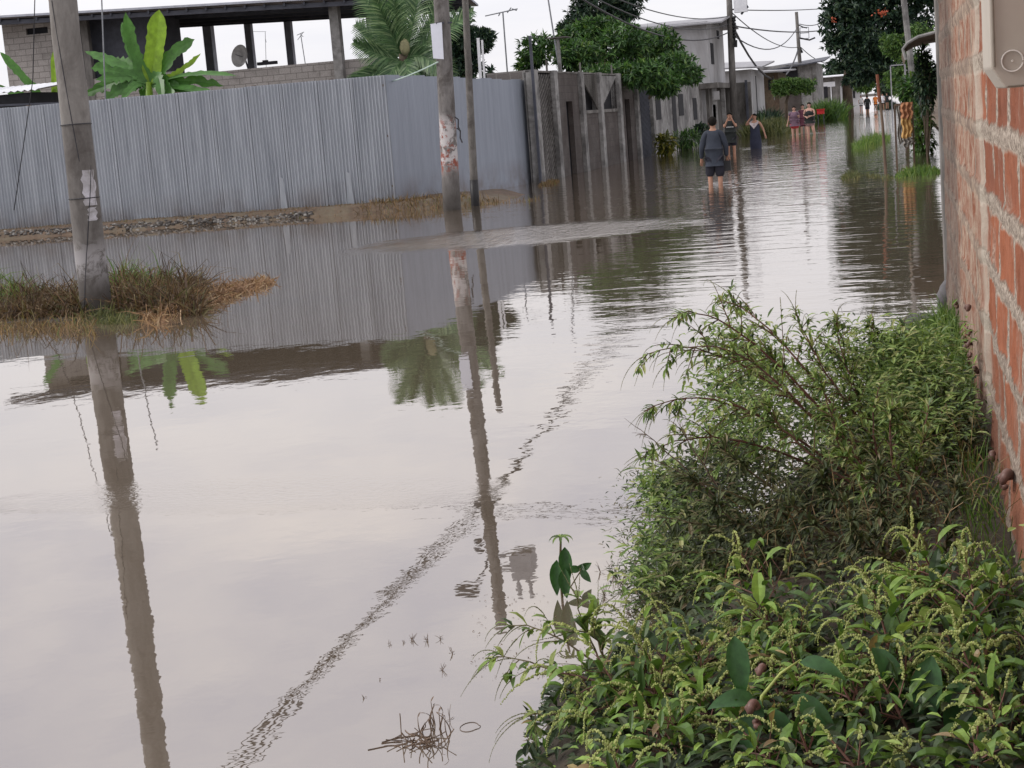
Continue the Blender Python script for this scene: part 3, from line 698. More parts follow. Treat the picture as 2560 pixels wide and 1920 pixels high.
house('open_house', 'grey block house with a large dark open upper room and dark roof edge', 132, 1895, 2040, 162, 12, m_concrete, m_steel, .6, -.5, (('open_room', 1957, 172, 1996, 215, m_dark), ('lower_wall', 1960, 225, 2005, 275, m_cfence), ('pillar', 1999, 170, 2003, 260, m_pale), ('pillar', 2028, 168, 2034, 250, m_concrete_dk)))
house('shop_house', 'small dark shop house with two pale awnings beyond the grass clump', 165, 2046, 2102, 193, 9, m_concrete_dk, m_white, .2, 0, (('awning', 2049, 207, 2088, 216, m_white), ('door', 2053, 217, 2070, 245, m_dark), ('pillar', 2076, 217, 2080, 252, m_white), ('pillar', 2100, 215, 2107, 262, m_pale)))
house('far_house', 'pale little house glimpsed between the tree trunks', 210, 2126, 2150, 222, 10, m_pale, m_roofmetal, .2, 0, (('door', 2132, 226, 2138, 245, m_dark),))
b = MB(); q = AY(1870, 208, 86); a = AY(1806, 210, 86); c = AY(1876, 205, 86)
gt = Thing('gate_wall', (a.x, 86, 0), 'dark board gate and wall behind the utility pole', 'gate'); b.box((a.x, 86, -.2), (c.x, 86.2, a.z)); gt.part('boards', b, m_concrete_dk)
b = MB(); b.box((AY(1862, 205, 85.9).x, 85.8, -.2), (AY(1868, 205, 85.9).x, 85.95, a.z+.1)); gt.part('post', b, m_steel)
# ---------------------------------------------------------------- right side: house with curved awning
xh = 1.02
rh = Thing('brown_house', (1.2, 40, 0), 'brown walled house with a rusty curved awning just beyond the brick wall', 'house')
b = MB(); b.box((xh+.1, 34, -.2), (4.5, 46, AY(2325, 118, 40).z)); rh.part('wall', b, m_mud)
b = MB(); ya, yb = 34.5, 43; prof = []
e0, e1, e2, e3 = AY(2332, 93, 38), AY(2290, 104, 38), AY(2266, 118, 38), AY(2262, 156, 38)
ctl = [Vector((4.6, 0, e0.z+.2)), Vector((e0.x, 0, e0.z)), Vector((e1.x, 0, e1.z)), Vector((e2.x, 0, e2.z)), Vector((e2.x-.1, 0, (e2.z+e3.z)/2+.05)), Vector((e3.x, 0, e3.z))]
vs = []
for c_ in ctl: vs += [(c_.x, ya, c_.z), (c_.x, yb, c_.z)]
b.add(vs, [(2*i, 2*i+1, 2*i+3, 2*i+2) for i in range(len(ctl)-1)])
aw = rh.part('awning', b, m_mud)
b = MB(); b.tube([(c_.x, ya, c_.z) for c_ in ctl], .035, 6); rh.part('rim', b, m_concrete, aw)
b = MB()
for yy in (34.2, 37, 40): b.box((xh, yy, -.2), (xh+.12, yy+.12, 3.0))
rh.part('post', b, m_wood)
# white frame
t = Thing('metal_arch', AX(2230, 320, .1)*1, 'thin white metal frame standing by the bushes on the right', 'frame')
y = 52; b = MB(); t.loc = AY(2230, 320, y); t.o.location = t.loc
a0_, a1_, a2_ = AY(2230, 330, y), AY(2226, 164, y), AY(2262, 163, y); a0_.x = a1_.x
b.beam(a0_, a1_, .035); b.beam(a1_, Vector((a2_.x, y, a1_.z)), .035); b.beam(Vector((a2_.x, y, a1_.z)), Vector((a2_.x, y, a1_.z-.7)), .05)
t.part('tube', b, m_roofmetal)
# leaning rusty post
a = G(2215, 430); c = AY(2193, 186, a.y); t = Thing('leaning_post', a, 'thin brown wooden post leaning in the water in front of the draped cloth', 'post')
b = MB(); b.tube([a+Vector((0, 0, -.3)), a.lerp(c, .5)+Vector((.02, 0, 0)), c], [.035, .03, .028], 7); t.part('shaft', b, m_wood)
b = MB(); b.tube([a.lerp(c, .72), a.lerp(c, 1.001)], [.036, .034], 7); t.part('rusty_top', b, M_plain('rust', (.2, .07, .04), (.1, .05, .035), 9, .9))
# tilted pole top right
a = AY(2272, 112, 47); c = AY(2253, -60, 47); t = Thing('tilted_pole', Vector((a.x, 47, 0)), 'pale grey pole leaning behind the curved awning', 'pole'); b = MB()
b.tube([a+(a-c)*(a.z/(c.z-a.z)), c+(c-a)*.6], [.1, .08], 10); t.part('shaft', b, m_concrete)
# ---------------------------------------------------------------- far utility poles
def upole(name, label, y, px, pyb, pxt, pyt, r, tipz=None):
    a = AY(px, pyb, y); c = AY(pxt, pyt, y); d = (c-a)/(c.z-a.z); base = a+d*(-a.z-.3)
    top = c if tipz is None else a+d*(tipz-a.z)
    t = Thing(name, Vector((base.x, y, 0)), label, 'pole'); b = MB(); b.tube([base, base.lerp(top, .5), top], [r*1.15, r, r*.8], 10); t.part('shaft', b, m_concrete_dk if name != 'x' else m_steel, smooth=True); return t, base, top
YU = 84; tipz = RF(1866, 731, YU).z
up1, ub, ut = upole('street_pole', 'dark utility pole with transformer, street light and cable coils by the pale house', YU, 1834, 262, 1823, 0, .17, max(tipz, 8.6))
q = AY(1850, 8, YU); b = MB(); b.box((-.3, -.25, -.45), (.35, .25, .35), Matrix.Translation(q)); up1.part('transformer', b, m_white)
b = MB(); b.tube([AY(1824, 24, YU), AY(1848, 22, YU), AY(1860, 20, YU)], .03, 5); ar = up1.part('lamp_arm', b, m_steel)
b = MB(); b.beam(AY(1858, 24, YU), AY(1870, 15, YU), .22, .14); b.beam(AY(1853, 36, YU), AY(1862, 24, YU), .1); up1.part('lamp_head', b, m_steel, ar)
b = MB()
for py in (45, 52, 60, 68, 76, 84, 92): 
    q = AY(1826+py*.04, py, YU); b.blob(q+Vector((.15, -.1, 0)), .11, 6, 4, (1, 1, .8))
b.beam(AY(1836, 60, YU), AY(1836, 110, YU), .12); up1.part('insulator', b, m_black)
b = MB(); b.beam(AY(1839, 100, YU-.2), AY(1839, 118, YU-.2), .16); up1.part('junction_box', b, m_black)
YV = 138
up2, vb, vt = upole('far_pole', 'farther utility pole with arms and a wire cage, left of the big dark tree', YV, 2002, 195, 1991, 30, .17)
b = MB(); q = AY(2011, 78, YV)
for dx in (-.3, 0, .3):
    for z in (-.4, .4): pass
for dx in (-.35, .35): b.beam(q+Vector((dx, 0, -.6)), q+Vector((dx, 0, .3)), .05)
for z in (-.6, -.15, .3): b.beam(q+Vector((-.35, 0, z)), q+Vector((.35, 0, z)), .05)
up2.part('wire_cage', b, m_wirelt)
b = MB(); b.tube([AY(1996, 62, YV), AY(2008, 68, YV), AY(2018, 70, YV)], .05, 5); b.tube([AY(1998, 95, YV), AY(2024, 100, YV), AY(2038, 94, YV)], .07, 5); b.tube([AY(1999, 118, YV), AY(2006, 132, YV)], .09, 5); up2.part('arm', b, m_black)
# TV antennas
def antenna(y, px0, py0, px1, py1, bars, label, r=.02):
    a = AY(px0, py0, y); c = AY(px1, py1, y); t = Thing('tv_antenna', Vector((a.x, y, max(0, a.z))), label, 'antenna')
    b = MB(); dd_ = (a-c)/max(.1, (c.z-a.z)); b.tube([a+dd_*a.z, a, c], r, 6); t.part('mast', b, m_wirelt)
    b = MB()
    for x0, y0, x1, y1 in bars: b.tube([AY(x0, y0, y), AY(x1, y1, y)], r*.8, 5)
    t.part('boom', b, m_wirelt); return t
antenna(62, 1268, 176, 1257, 30, [(1213, 40, 1294, 22), (1268, 32, 1278, 19), (1250, 33, 1246, 40), (1280, 22, 1292, 26)], 'tall television antenna on a thin mast above the block wall', .03)
antenna(66, 762, 152, 752, 88, [(742, 88, 760, 80), (744, 100, 757, 82), (750, 84, 758, 92)], 'small crooked television antenna seen between the columns')
antenna(66, 665, 150, 663, 80, [(632, 79, 665, 79), (664, 98, 666, 106)], 'thin television antenna seen right of the satellite dish', .012)
antenna(58, 1382, 72, 1366, -30, [(1360, -20, 1372, -26)], 'thin leaning antenna mast above the small slab roof', .03)
antenna(39, 264, 262, 252, -60, [(250, -50, 256, -55)], 'slender grey mast standing behind the fence left of the banana plant', .018)
# ---------------------------------------------------------------- cables
def cable(pts, r, label, knots=0, mat=None, group=None):
    b = MB(); b.tube(pts, r, 5)
    for k in range(knots): b.blob(pts[1+(k*3) % (len(pts)-2)], r*2.6, 5, 4)
    p = pts[0]; o = b.build('cable', mat or m_wire, None, origin=p); tag(o, label, 'cable', group); return o
c6 = onp(POLE2, 6.25); p16 = onp(POLE1, 5.9)
for k in range(5):
    o_ = Vector((.05*math.sin(k*2.1), .04*math.cos(k), .10*(k-2)))
    cable(catenary(p16+o_+Vector((.14, 0, 0)), c6+o_, .10+.05*k), .011+.004*(k % 2), 'cable of the bundle strung overhead between the two concrete poles, mirrored in the water', group='bundle of overhead cables')
for k in range(3):
    e = AY(1823, 40+20*k, YU); cable(catenary(c6+Vector((0, 0, .12*(k-1))), e, .9+.25*k, 22), .022 if k < 2 else .03, ('upper', 'middle', 'lower')[k]+' heavy cable sagging from the corner pole to the pole by the pale house')
near = p16-Vector((c6.x-p16.x, c6.y-p16.y, 0))*.55
for k in range(2):
    cable(catenary(p16+Vector((0, 0, .1*k)), Vector((p16.x-2.0+1.2*k, -6, 5.9)), .4), .014, ('inner', 'outer')[k]+' cable running from the nearest pole out over the viewer')
cable(catenary(c6+Vector((0, 0, .05)), Vector((-30, 29, 5.6)), .2, 18), .018, 'house cable running left from the corner pole over the metal fence')
cable(catenary(c6, Vector((6.0, 22, 5.3)), .3, 18), .016, 'house cable running right from the corner pole across the street')
cable(catenary(c6+Vector((0, 0, .2)), Vector((7.0, 19, 5.0)), .35, 18), .012, 'thin second house cable running right from the corner pole across the street')
for (a_, y0_, b_, y1_, sg, r_, lb) in (
    ((1824, 24), YU, (2075, 20), 130, .1, .03, 'high thin cable from the street pole to the big dark tree'),
    ((1826, 28), YU, (1994, 118), YV, .6, .03, 'slanting cable from the street pole down to the farther pole'),
    ((1828, 64), YU, (2120, 60), 150, .5, .04, 'level cable from the street pole toward the big dark tree'),
    ((1833, 68), YU, (1996, 122), YV, 2.6, .06, 'deeply sagging thick cable between the two street poles'),
    ((1833, 88), YU, (1994, 68), YV, 1.2, .035, 'slack cable rising to the top of the farther pole'),
    ((1999, 60), YV, (2080, 40), 150, .4, .035, 'cable from the farther pole into the tree crown'),
    ((2002, 118), YV, (2075, 160), 155, .3, .035, 'cable dropping from the farther pole to the houses')):
    cable(catenary(AY(*a_, y0_), AY(*b_, y1_), sg), r_, lb)
a = AY(35, 525, fence_y(-19)-.3); cable([a, AY(62, 340, 32.5), AY(82, 200, 32), AY(88, -40, 31.5), AY(92, -500, 31)], .011, 'thin wire hanging slantwise in front of the metal fence at the far left', mat=m_wire)
cable(catenary(AY(928, 218, 36), AY(1095, 155, 31.6), .05), .014, 'pale green rope tied from the fence top to the painted pole', mat=M_plain('rope', (.4, .5, .46), (.3, .4, .36), 9))
# ---------------------------------------------------------------- trees
m_mango = M_leaf('mango_leaves', [(0, (.02, .05, .02)), (.45, (.05, .12, .035)), (.85, (.095, .20, .05)), (1, (.17, .25, .07))], .25, .4, 3)
m_darkleaf = M_leaf('dark_leaves', [(0, (.010, .026, .020)), (.55, (.024, .055, .034)), (.9, (.05, .095, .045)), (1, (.09, .13, .06))], .2, .5, 2)
m_brightleaf = M_leaf('bright_leaves', [(0, (.03, .07, .02)), (.5, (.07, .15, .035)), (1, (.15, .24, .06))], .3, .5, 2)
m_banana = M_leaf('banana_leaf', [(0, (.04, .13, .04)), (.5, (.07, .19, .045)), (1, (.12, .26, .05))], .35, .4, 5)
m_bananalt = M_leaf('young_banana_leaf', [(0, (.16, .33, .03)), (1, (.28, .42, .04))], .45, .4, 5)
m_palm = M_leaf('palm_leaf', [(0, (.035, .09, .04)), (.6, (.11, .20, .085)), (1, (.26, .36, .2))], .25, .35, 5)
m_flower = M_leaf('red_blossom', [(0, (.35, .06, .03)), (1, (.5, .12, .06))], .2, .6)
def crown(name, base, clumps, mat, leafn, ll, lw, label, trunk=(), cat='tree', tr=.12, rosette=7, shape='lance', seg=2, group=None, extra=None):
    t = Thing(name, base, label, cat, group); b = MB()
    for (c, r, wgt) in clumps:
        c = Vector(c); n = int(leafn*wgt)
        for _ in range(n):
            d = rdir(); d.z = d.z*.9+.12
            rr_ = R.random()**.4
            p = c+Vector((d.x*r[0], d.y*r[1], d.z*r[2]))*rr_*(1+.22*noise.noise(c+d*2.2))
            ax = (d*1.0+rdir()*.9); ax.normalize()
            for k in range(rosette):
                dd = (ax*.35+rdir()).normalized()
                b.leaf(p, dd, ax, ll*R.uniform(.7, 1.25), lw*R.uniform(.8, 1.2), R.uniform(.2, .7), .2, seg, shape)
    t.part('crown', b, mat)
    b = MB()
    for (pts, r0, r1) in trunk:
        n = len(pts); b.tube(pts, [r0+(r1-r0)*i/(n-1) for i in range(n)], 8)
    if trunk: t.part('trunk', b, m_bark, smooth=True)
    return t
def clump_px(y, lst):     # (px, py, rx_px, rz_px, weight)
    out = []
    for px, py, rx, rz, w_, *dy in lst:
        yy = y+(dy[0] if dy else 0)
        s = yy/F; out.append((AY(px, py, yy), (rx*s, max(rx, rz)*s*.8, rz*s), w_))
    return out
YM = 62
ms = clump_px(YM, [(1345, 130, 55, 42, .10), (1320, 165, 30, 18, .04), (1470, 95, 60, 42, .22), (1440, 145, 60, 40, .22, -3), (1420, 110, 40, 36, .12), (1500, 70, 50, 25, .12), (1560, 120, 70, 58, .2, -2), (1540, 190, 60, 30, .12, -5), (1640, 130, 70, 60, .2), (1690, 175, 55, 45, .15, -3), (1660, 215, 45, 32, .1, -4), (1725, 190, 30, 22, .05), (1610, 190, 60, 35, .12, -6), (1500, 190, 50, 25, .07, -6)])
tb = AY(1590, 330, YM-1); tb.z = -.1
crown('mango_tree', tb, ms, m_mango, 1500, .27, .075, 'broad dark green mango tree spilling over the concrete fence', [([tb, tb+Vector((-.1, 0, 1.6)), AY(1640, 160, YM)], .16, .1), ([tb+Vector((-.1, 0, 1.4)), AY(1560, 170, YM), AY(1480, 120, YM)], .12, .05), ([tb+Vector((0, 0, 1.8)), AY(1700, 165, YM)], .1, .05)], rosette=8)
bt = AY(1510, 260, 80); bt.z = 0
crown('tall_tree', bt, clump_px(80, [(1500, 20, 70, 55, .45), (1450, 50, 35, 30, .15), (1560, 25, 45, 40, .25), (1415, 68, 22, 14, .05), (1580, -25, 60, 40, .2), (1480, -30, 60, 40, .2)]), m_darkleaf, 900, .30, .09, 'tall dark tree rising behind the mango tree', [([bt, AY(1500, 100, 80), AY(1500, 20, 80)], .3, .12)], rosette=6)
bt = AY(1160, 260, 46); bt.z = 0
crown('dense_tree', bt, clump_px(46, [(1150, 90, 45, 55, .35), (1185, 110, 42, 38, .3), (1130, 140, 35, 60, .25), (1160, 170, 50, 40, .25), (1215, 95, 20, 22, .1), (1225, 190, 18, 18, .04)]), m_darkleaf, 700, .2, .07, 'dense rounded tree partly hidden behind the painted utility pole', [([bt, AY(1155, 120, 46)], .15, .08)], rosette=6)
YT = 105
bt = AY(2118, 240, 150); bt.z = 0
cl = clump_px(YT, [(2150, 20, 85, 45, .22), (2230, 30, 80, 50, .22), (2120, 70, 65, 45, .16), (2190, 90, 90, 50, .25), (2140, 130, 55, 45, .15), (2085, 110, 30, 28, .05), (2170, 160, 60, 35, .14), (2290, 60, 45, 60, .16), (2110, 20, 50, 40, .1), (2250, -30, 110, 40, .3), (2130, -30, 70, 40, .2), (2215, 140, 40, 30, .1), (2070, 55, 22, 20, .02), (2150, 195, 40, 22, .10), (2225, 185, 35, 30, .12), (2240, 110, 40, 40, .12), (2095, 165, 35, 14, .04), (2170, -90, 100, 55, .30), (2270, -110, 90, 60, .30), (2110, -70, 60, 40, .15), (2220, -170, 100, 50, .25), (2320, -30, 50, 60, .2)])
tb = AY(2120, 250, 135); tb.z = -.2
crown('big_tree', tb, cl, m_darkleaf, 1500, .36, .13, 'huge dark tree overhanging the far right of the street with few red blossoms', [([tb, AY(2117, 205, 135), AY(2125, 150, 125), AY(2170, 90, 110)], .45, .2), ([AY(2120, 190, 133), AY(2200, 110, 110), AY(2240, 50, 105)], .3, .1), ([AY(2120, 170, 130), AY(2110, 90, 110)], .25, .1)], rosette=6)
fl = MB()
for _ in range(34):
    p = AY(R.gauss(2205, 9), R.gauss(33, 5), YT-7.5+R.random()); fl.leaf(p, rdir(), rdir(), .17, .12, .2, .1, 2)
for _ in range(12):
    p = AY(R.gauss(2085, 4), R.gauss(50, 4), YT-4); fl.leaf(p, rdir(), rdir(), .18, .12, .2, .1, 2)
bigt = [o for o in scene.objects if o.name == 'big_tree'][0]
ob = fl.build('blossom', m_flower); ob.data.transform(Matrix.Translation(-bigt.location)); ob.parent = bigt
YR = 70
bt = AY(2262, 250, YR); bt.z = 0
crown('right_shrub_tree', bt, clump_px(YR, [(2235, 115, 32, 32, .3), (2250, 200, 38, 30, .3), (2285, 215, 34, 30, .3), (2270, 150, 30, 30, .2), (2300, 90, 35, 30, .2), (2250, 225, 25, 15, .15), (2295, 165, 30, 35, .25)]), m_brightleaf, 520, .2, .06, 'fresh green leafy tree by the white frame on the right roadside', [([bt, AY(2265, 210, YR), AY(2260, 140, YR)], .1, .05)], rosette=6)
bt = AY(1965, 290, 90); bt.z = -.1
crown('umbrella_tree', bt, clump_px(90, [(1960, 212, 30, 16, .3), (1990, 212, 30, 16, .3), (2018, 218, 22, 18, .25), (1945, 225, 18, 20, .15), (1975, 228, 40, 12, .25)]), m_brightleaf, 650, .2, .06, 'small flat topped clipped tree in front of the open house', [([bt, AY(1966, 255, 90), AY(1975, 225, 90)], .1, .06)], rosette=5)
bt = AY(2168, 250, 190); bt.z = 0
crown('street_tree', bt, clump_px(190, [(2160, 218, 22, 14, .5), (2175, 205, 18, 14, .4), (2140, 200, 26, 20, .4), (2200, 190, 26, 24, .4)]), m_brightleaf, 420, .4, .15, 'small round tree beside the far end of the street', [([bt, AY(2166, 218, 190)], .14, .1)], rosette=5)
# trees closing the far end of the street
for i, (px, y, hpx, wpx, lb) in enumerate(((2060, 330, 190, 60, 'pale hazy tree behind the far houses, left of the big tree'), (2105, 360, 170, 60, 'far dark tree behind the street, under the big tree'), (2215, 400, 205, 40, 'farthest tree closing the end of the street'), (2275, 300, 190, 60, 'far tree at the right behind the leafy roadside tree'), (1850, 300, 215, 60, 'low far tree between the pale house and the low white house'), (2330, 260, 180, 60, 'far tree behind the brown walled house'))):
    bt = AY(px, 235, y); bt.z = 0; c_ = AY(px, (hpx+238)/2, y); s = y/F
    crown('far_tree', bt, [(c_, (wpx*s*.6, 5, max(1.5, (240-hpx)*s*.55)), 1), (c_+Vector((wpx*s*.35, 0, .6)), (wpx*s*.35, 4, 2), .5)], m_darkleaf, 500, .8, .4, lb, [([bt, c_], .3, .2)], rosette=4)
# ---------------------------------------------------------------- banana plants
def blade(b, path, W, updir, tear=.15, fold=.18):
    n = len(path)-1; vs = []
    for i, p in enumerate(path):
        t = i/n; d = (path[min(i+1, n)]-path[max(i-1, 0)]).normalized(); sd = d.cross(updir)
        if sd.length < .1: sd = Vector((1, 0, 0))
        sd.normalize(); u = sd.cross(d)
        w_ = W*.5*(min(1, t*6+.15))*(1-max(0, (t-.75)/.25)**2)
        wl = w_*(1-tear*R.random()*1.5); wr = w_*(1-tear*R.random()*1.5)
        vs += [p+sd*wl+u*wl*fold, p.copy(), p-sd*wr+u*wr*fold]
    fs = []
    for i in range(n):
        a = i*3; fs += [(a, a+1, a+4, a+3), (a+1, a+2, a+5, a+4)]
    b.add(vs, fs)
def bez(p0, p1, p2, n=22): return [p0*(1-t)**2+p1*2*t*(1-t)+p2*t*t for t in [i/n for i in range(n+1)]]
YBn = 41
bs = AY(375, 262, YBn); bs0 = Vector((bs.x, YBn, 0.1))
bn = Thing('banana_plant', bs0, 'large banana plant with upright leaves behind the fence, right of the nearest pole', 'plant')
b = MB(); b.tube([bs0, bs, AY(372, 205, YBn)], [.16, .13, .08], 9); bn.part('stem', b, m_bananalt, smooth=True)
hub = AY(375, 212, YBn)
V = Vector
def lf(p1, p2, W, mat, y2=0, yb=0, up=V((0, -1, .25)), tear=.3, nm='leaf', th=bn, h0=None, yy=None):
    yy = yy or YBn
    b = MB(); blade(b, bez(h0 or hub, AY(*p1, yy+yb), AY(*p2, yy+y2)), W, up, tear); th.part(nm, b, mat)
lf((392, 110), (398, 24), .62, m_bananalt, 0, 0, tear=.1)
lf((335, 150), (314, 30), .5, m_banana, -.2)
lf((318, 120), (305, 55), .30, m_banana, .3)
lf((420, 130), (487, 98), .5, m_banana, .2)
lf((455, 185), (502, 133), .2, m_bananalt, .3)
lf((470, 172), (592, 190), .34, m_banana, -.3, up=V((0, -.5, 1)))
lf((450, 215), (556, 240), .36, m_banana, -.8, up=V((0, -.6, 1)))
lf((330, 170), (212, 128), .42, m_banana, .4, up=V((.1, -.6, .6)))
lf((300, 180), (218, 240), .45, m_banana, .2, tear=.4, up=V((.2, -1, .3)))
lf((290, 205), (262, 262), .42, m_banana, -.4, tear=.45, up=V((.2, -1, .3)))
lf((345, 190), (300, 258), .34, m_banana, -.7, tear=.4)
lf((420, 190), (430, 262), .44, m_banana, -.6, tear=.35)
lf((400, 150), (405, 258), .36, m_banana, -.6, tear=.35)
lf((430, 175), (470, 262), .34, m_banana, -.2, tear=.35)
for k_, (a_, c_) in enumerate((((330, 180), (238, 200)), ((300, 170), (225, 170)), ((340, 200), (270, 235)), ((430, 200), (520, 255)), ((440, 190), (560, 215)), ((390, 190), (345, 262)), ((410, 170), (455, 230)), ((350, 160), (280, 150)))): lf(a_, c_, .46, m_banana, -.3+.1*k_, tear=.5, up=V((.1, -1, .35)))
h2_ = AY(118, 262, YBn)
b2 = Thing('banana_plant', V((h2_.x, YBn, .1)), 'banana plant mostly hidden behind the nearest pole, with one long leaf reaching left', 'plant')
b = MB(); b.tube([V((h2_.x, YBn, .1)), h2_], [.12, .08], 8); b2.part('stem', b, m_banana, smooth=True)
lf((60, 190), (0, 130), .30, m_banana, 0, th=b2, h0=h2_); lf((138, 190), (133, 128), .2, m_bananalt, 0, th=b2, h0=AY(136, 262, YBn), tear=.05)
lf((60, 235), (-40, 208), .25, m_banana, 0, th=b2, h0=h2_); lf((170, 190), (200, 170), .3, m_banana, 0, th=b2, h0=h2_)
lf((200, 240), (262, 215), .3, m_banana, 0, th=b2, h0=h2_, tear=.4)
# ---------------------------------------------------------------- coconut palm
YP = 38
pb = AY(1015, 235, YP); pg = V((pb.x, YP, .1)); pm = Thing('coconut_palm', pg, 'young coconut palm with arching fronds behind the corner of the metal fence', 'palm')
b = MB(); b.tube([pg, AY(1012, 190, YP), AY(1008, 130, YP)], [.2, .17, .1], 9); pm.part('trunk', b, m_bark, smooth=True)
b = MB(); b.blob(AY(1012, 118, YP-.25), .16, 8, 6, (.8, .7, 1.3)); pm.part('husk', b, M_plain('husk', (.25, .24, .13), (.14, .13, .08), 8), smooth=True)
ph = AY(1010, 150, YP)
def frond(p1, p2, dy, ll=.55, n=34, W=.035):
    path = bez(ph, AY(*p1, YP+dy*.4), AY(*p2, YP+dy), n); b = MB(); b.tube(path, [.028*(1-i/n*.8) for i in range(n+1)], 5, False)
    for i in range(4, n+1):
        t = i/n; d = (path[min(i+1, n)]-path[i-1]).normalized(); sd = d.cross(V((0, -1, .4))).normalized()
        l_ = ll*(math.sin(PI*min(1, .12+t*.85)))**.6
        for s in (-1, 1):
            for q_ in range(2):
                dd = (sd*s*.9+d*(.75+.2*q_)+V((0, -.25+R.uniform(-.2, .2), -.05))).normalized()
                b.leaf(path[i]+d*.02*q_, dd, V((0, -1, .2)), l_*R.uniform(.85, 1.1), W, .35, .15, 3, 'blade')
    pm.part('frond', b, m_palm)
for a in (((985, 60), (985, -40), -.5), ((1040, 40), (1050, -50), .3), ((950, 60), (900, -20), .4), ((975, 80), (935, -10), -.9), ((960, 110), (893, 62), .6), ((960, 150), (888, 108), -.7), ((1065, 80), (1120, -20), .6), ((1080, 100), (1180, 30), .2), ((1060, 120), (1105, 180), -.6), ((1000, 60), (1015, -55), .9),
          ((960, 170), (868, 215), -.6), ((990, 160), (960, 212), -.9), ((1050, 150), (1070, 222), -.5), ((1020, 150), (1020, 225), -1.0), ((1090, 130), (1120, 200), .5)):
    frond(*a)
# ---------------------------------------------------------------- grass helper and verges
m_grass = M_leaf('green_grass', [(0, (.05, .10, .02)), (.6, (.10, .19, .035)), (1, (.2, .26, .07))], .35, .5)
m_drygrass = M_leaf('dry_grass', [(0, (.07, .045, .025)), (.45, (.16, .10, .05)), (.8, (.30, .19, .10)), (1, (.12, .15, .05))], .25, .6)
m_dulgrass = M_leaf('dull_grass', [(0, (.05, .06, .025)), (.6, (.11, .13, .05)), (1, (.2, .19, .09))], .3, .6)
m_drybrown = M_leaf('brown_grass', [(0, (.035, .022, .015)), (.4, (.09, .055, .03)), (.75, (.17, .10, .055)), (.9, (.09, .10, .035)), (1, (.28, .2, .12))], .2, .7)
m_strawred = M_leaf('rusty_straw', [(0, (.10, .055, .035)), (.4, (.25, .14, .085)), (.8, (.38, .24, .15)), (1, (.5, .38, .26))], .25, .7)
def tuft(name, label, pts_fn, n, hl, mat, W=.012, cat='grass', droop=.6, kind='stuff', seg=3, origin=None, tilt=.38):
    b = MB()
    for _ in range(n):
        p, hh = pts_fn(); d = V((R.gauss(0, tilt), R.gauss(0, tilt), 1)).normalized()
        b.leaf(p, d, rdir(), hl*hh*R.uniform(.6, 1.3), W*R.uniform(.7, 1.4), droop*R.uniform(.2, 1.5), .1, seg, 'blade')
    o = b.build(name, mat, origin=origin or pts_fn()[0]); return tag(o, label, cat, kind=kind)
def area(px0, py0, px1, py1, hh=1, z=0):
    def fn():
        t = R.random(); u = R.gauss(0, .5); px = px0+(px1-px0)*t; py = py0+(py1-py0)*t; p = G(px, py+u*5, z); p.z = z-.02; return p, hh*math.sin(PI*min(.97, t*.94+.03))**.5
    return fn
# left verge far along the street
tuft('grass_clump', 'bright green tall grass clump by the left roadside in front of the shop house', lambda: (V((AY(R.gauss(2068, 17), 262, 120).x, 120+R.uniform(-4, 4), 0)), 1), 1400, 1.35, m_brightleaf, .10)
tuft('verge_grass', 'dull green grass on the left verge below the umbrella tree', lambda: (V((AY(R.uniform(1895, 1990), 262, 92).x, R.uniform(80, 96), -.05)), 1), 2600, .75, m_dulgrass, .06)
tuft('roadside_weeds', 'dark green weeds at the foot of the brown side house', lambda: (V((AY(R.gauss(1912, 14), 262, 99).x, R.uniform(96, 102), -.05)), 1), 1000, 1.2, m_darkleaf, .12)
def shrub(name, label, c, r, n, ll, lw, mat, cat='shrub'):
    t = Thing(name, V((c.x, c.y, 0)), label, cat); b = MB(); s = MB()
    for k in range(9):
        e = c+V((R.uniform(-r[0], r[0]), R.uniform(-r[1], r[1]), R.uniform(-.2, r[2]))); s.tube([V((c.x, c.y, -.1)), (V((c.x, c.y, 0))+e)/2+rv(.05), e], [.02, .008, .004], 4)
    for _ in range(n):
        d = rdir(); p = c+V((d.x*r[0], d.y*r[1], d.z*r[2]))*R.random()**.4
        b.leaf(p, (d+rdir()).normalized(), V((0, 0, 1)), ll*R.uniform(.6, 1.3), lw*R.uniform(.7, 1.3), .5, .2, 3, 'lance')
    t.part('foliage', b, mat); t.part('stem', s, m_bark); return t
m_yel = M_leaf('yellow_green_leaves', [(0, (.05, .07, .02)), (.5, (.13, .15, .03)), (1, (.32, .28, .05))], .3, .5)
shrub('croton_shrub', 'yellow green shrub standing in the water at the end of the concrete fence', AY(1664, 360, 60), (.34, .34, .36), 320, .26, .09, m_yel)
shrub('water_shrub', 'green grassy shrub at the water line left of the wading man', AY(1718, 348, 66), (.55, .5, .30), 600, .3, .045, m_mango)
shrub('small_shrub', 'low dark shrub at the foot of the pale house, beside the wading man', AY(1750, 330, 72), (.4, .4, .3), 260, .22, .1, m_darkleaf)
shrub('hedge_shrub', 'leafy dark bush in front of the brown house, right of the draped cloth', AY(2306, 330, 44), (.24, .5, .95), 700, .22, .07, m_brightleaf)
shrub('broadleaf_shrub', 'broad leaved bush below the white frame on the right', AY(2290, 225, 47), (.45, .6, .42), 700, .25, .09, m_mango)
shrub('hanging_vine', 'dark vine hanging against the brown house under the curved awning', AY(2312, 205, 40), (.22, .5, .8), 700, .16, .07, m_darkleaf)
tuft('grass_tuft', 'dry green grass tuft standing in the water in front of the leaning post', area(2240, 442, 2350, 430), 900, .22, m_grass, .022)
tuft('grass_tuft', 'small dark grass tuft alone in the water, left of the larger tuft', area(2105, 445, 2150, 440), 320, .17, m_dulgrass, .02)
tuft('grass_tuft', 'thin grass tuft in the water left of the draped cloth', area(2130, 372, 2225, 345), 700, .42, m_grass, .022)
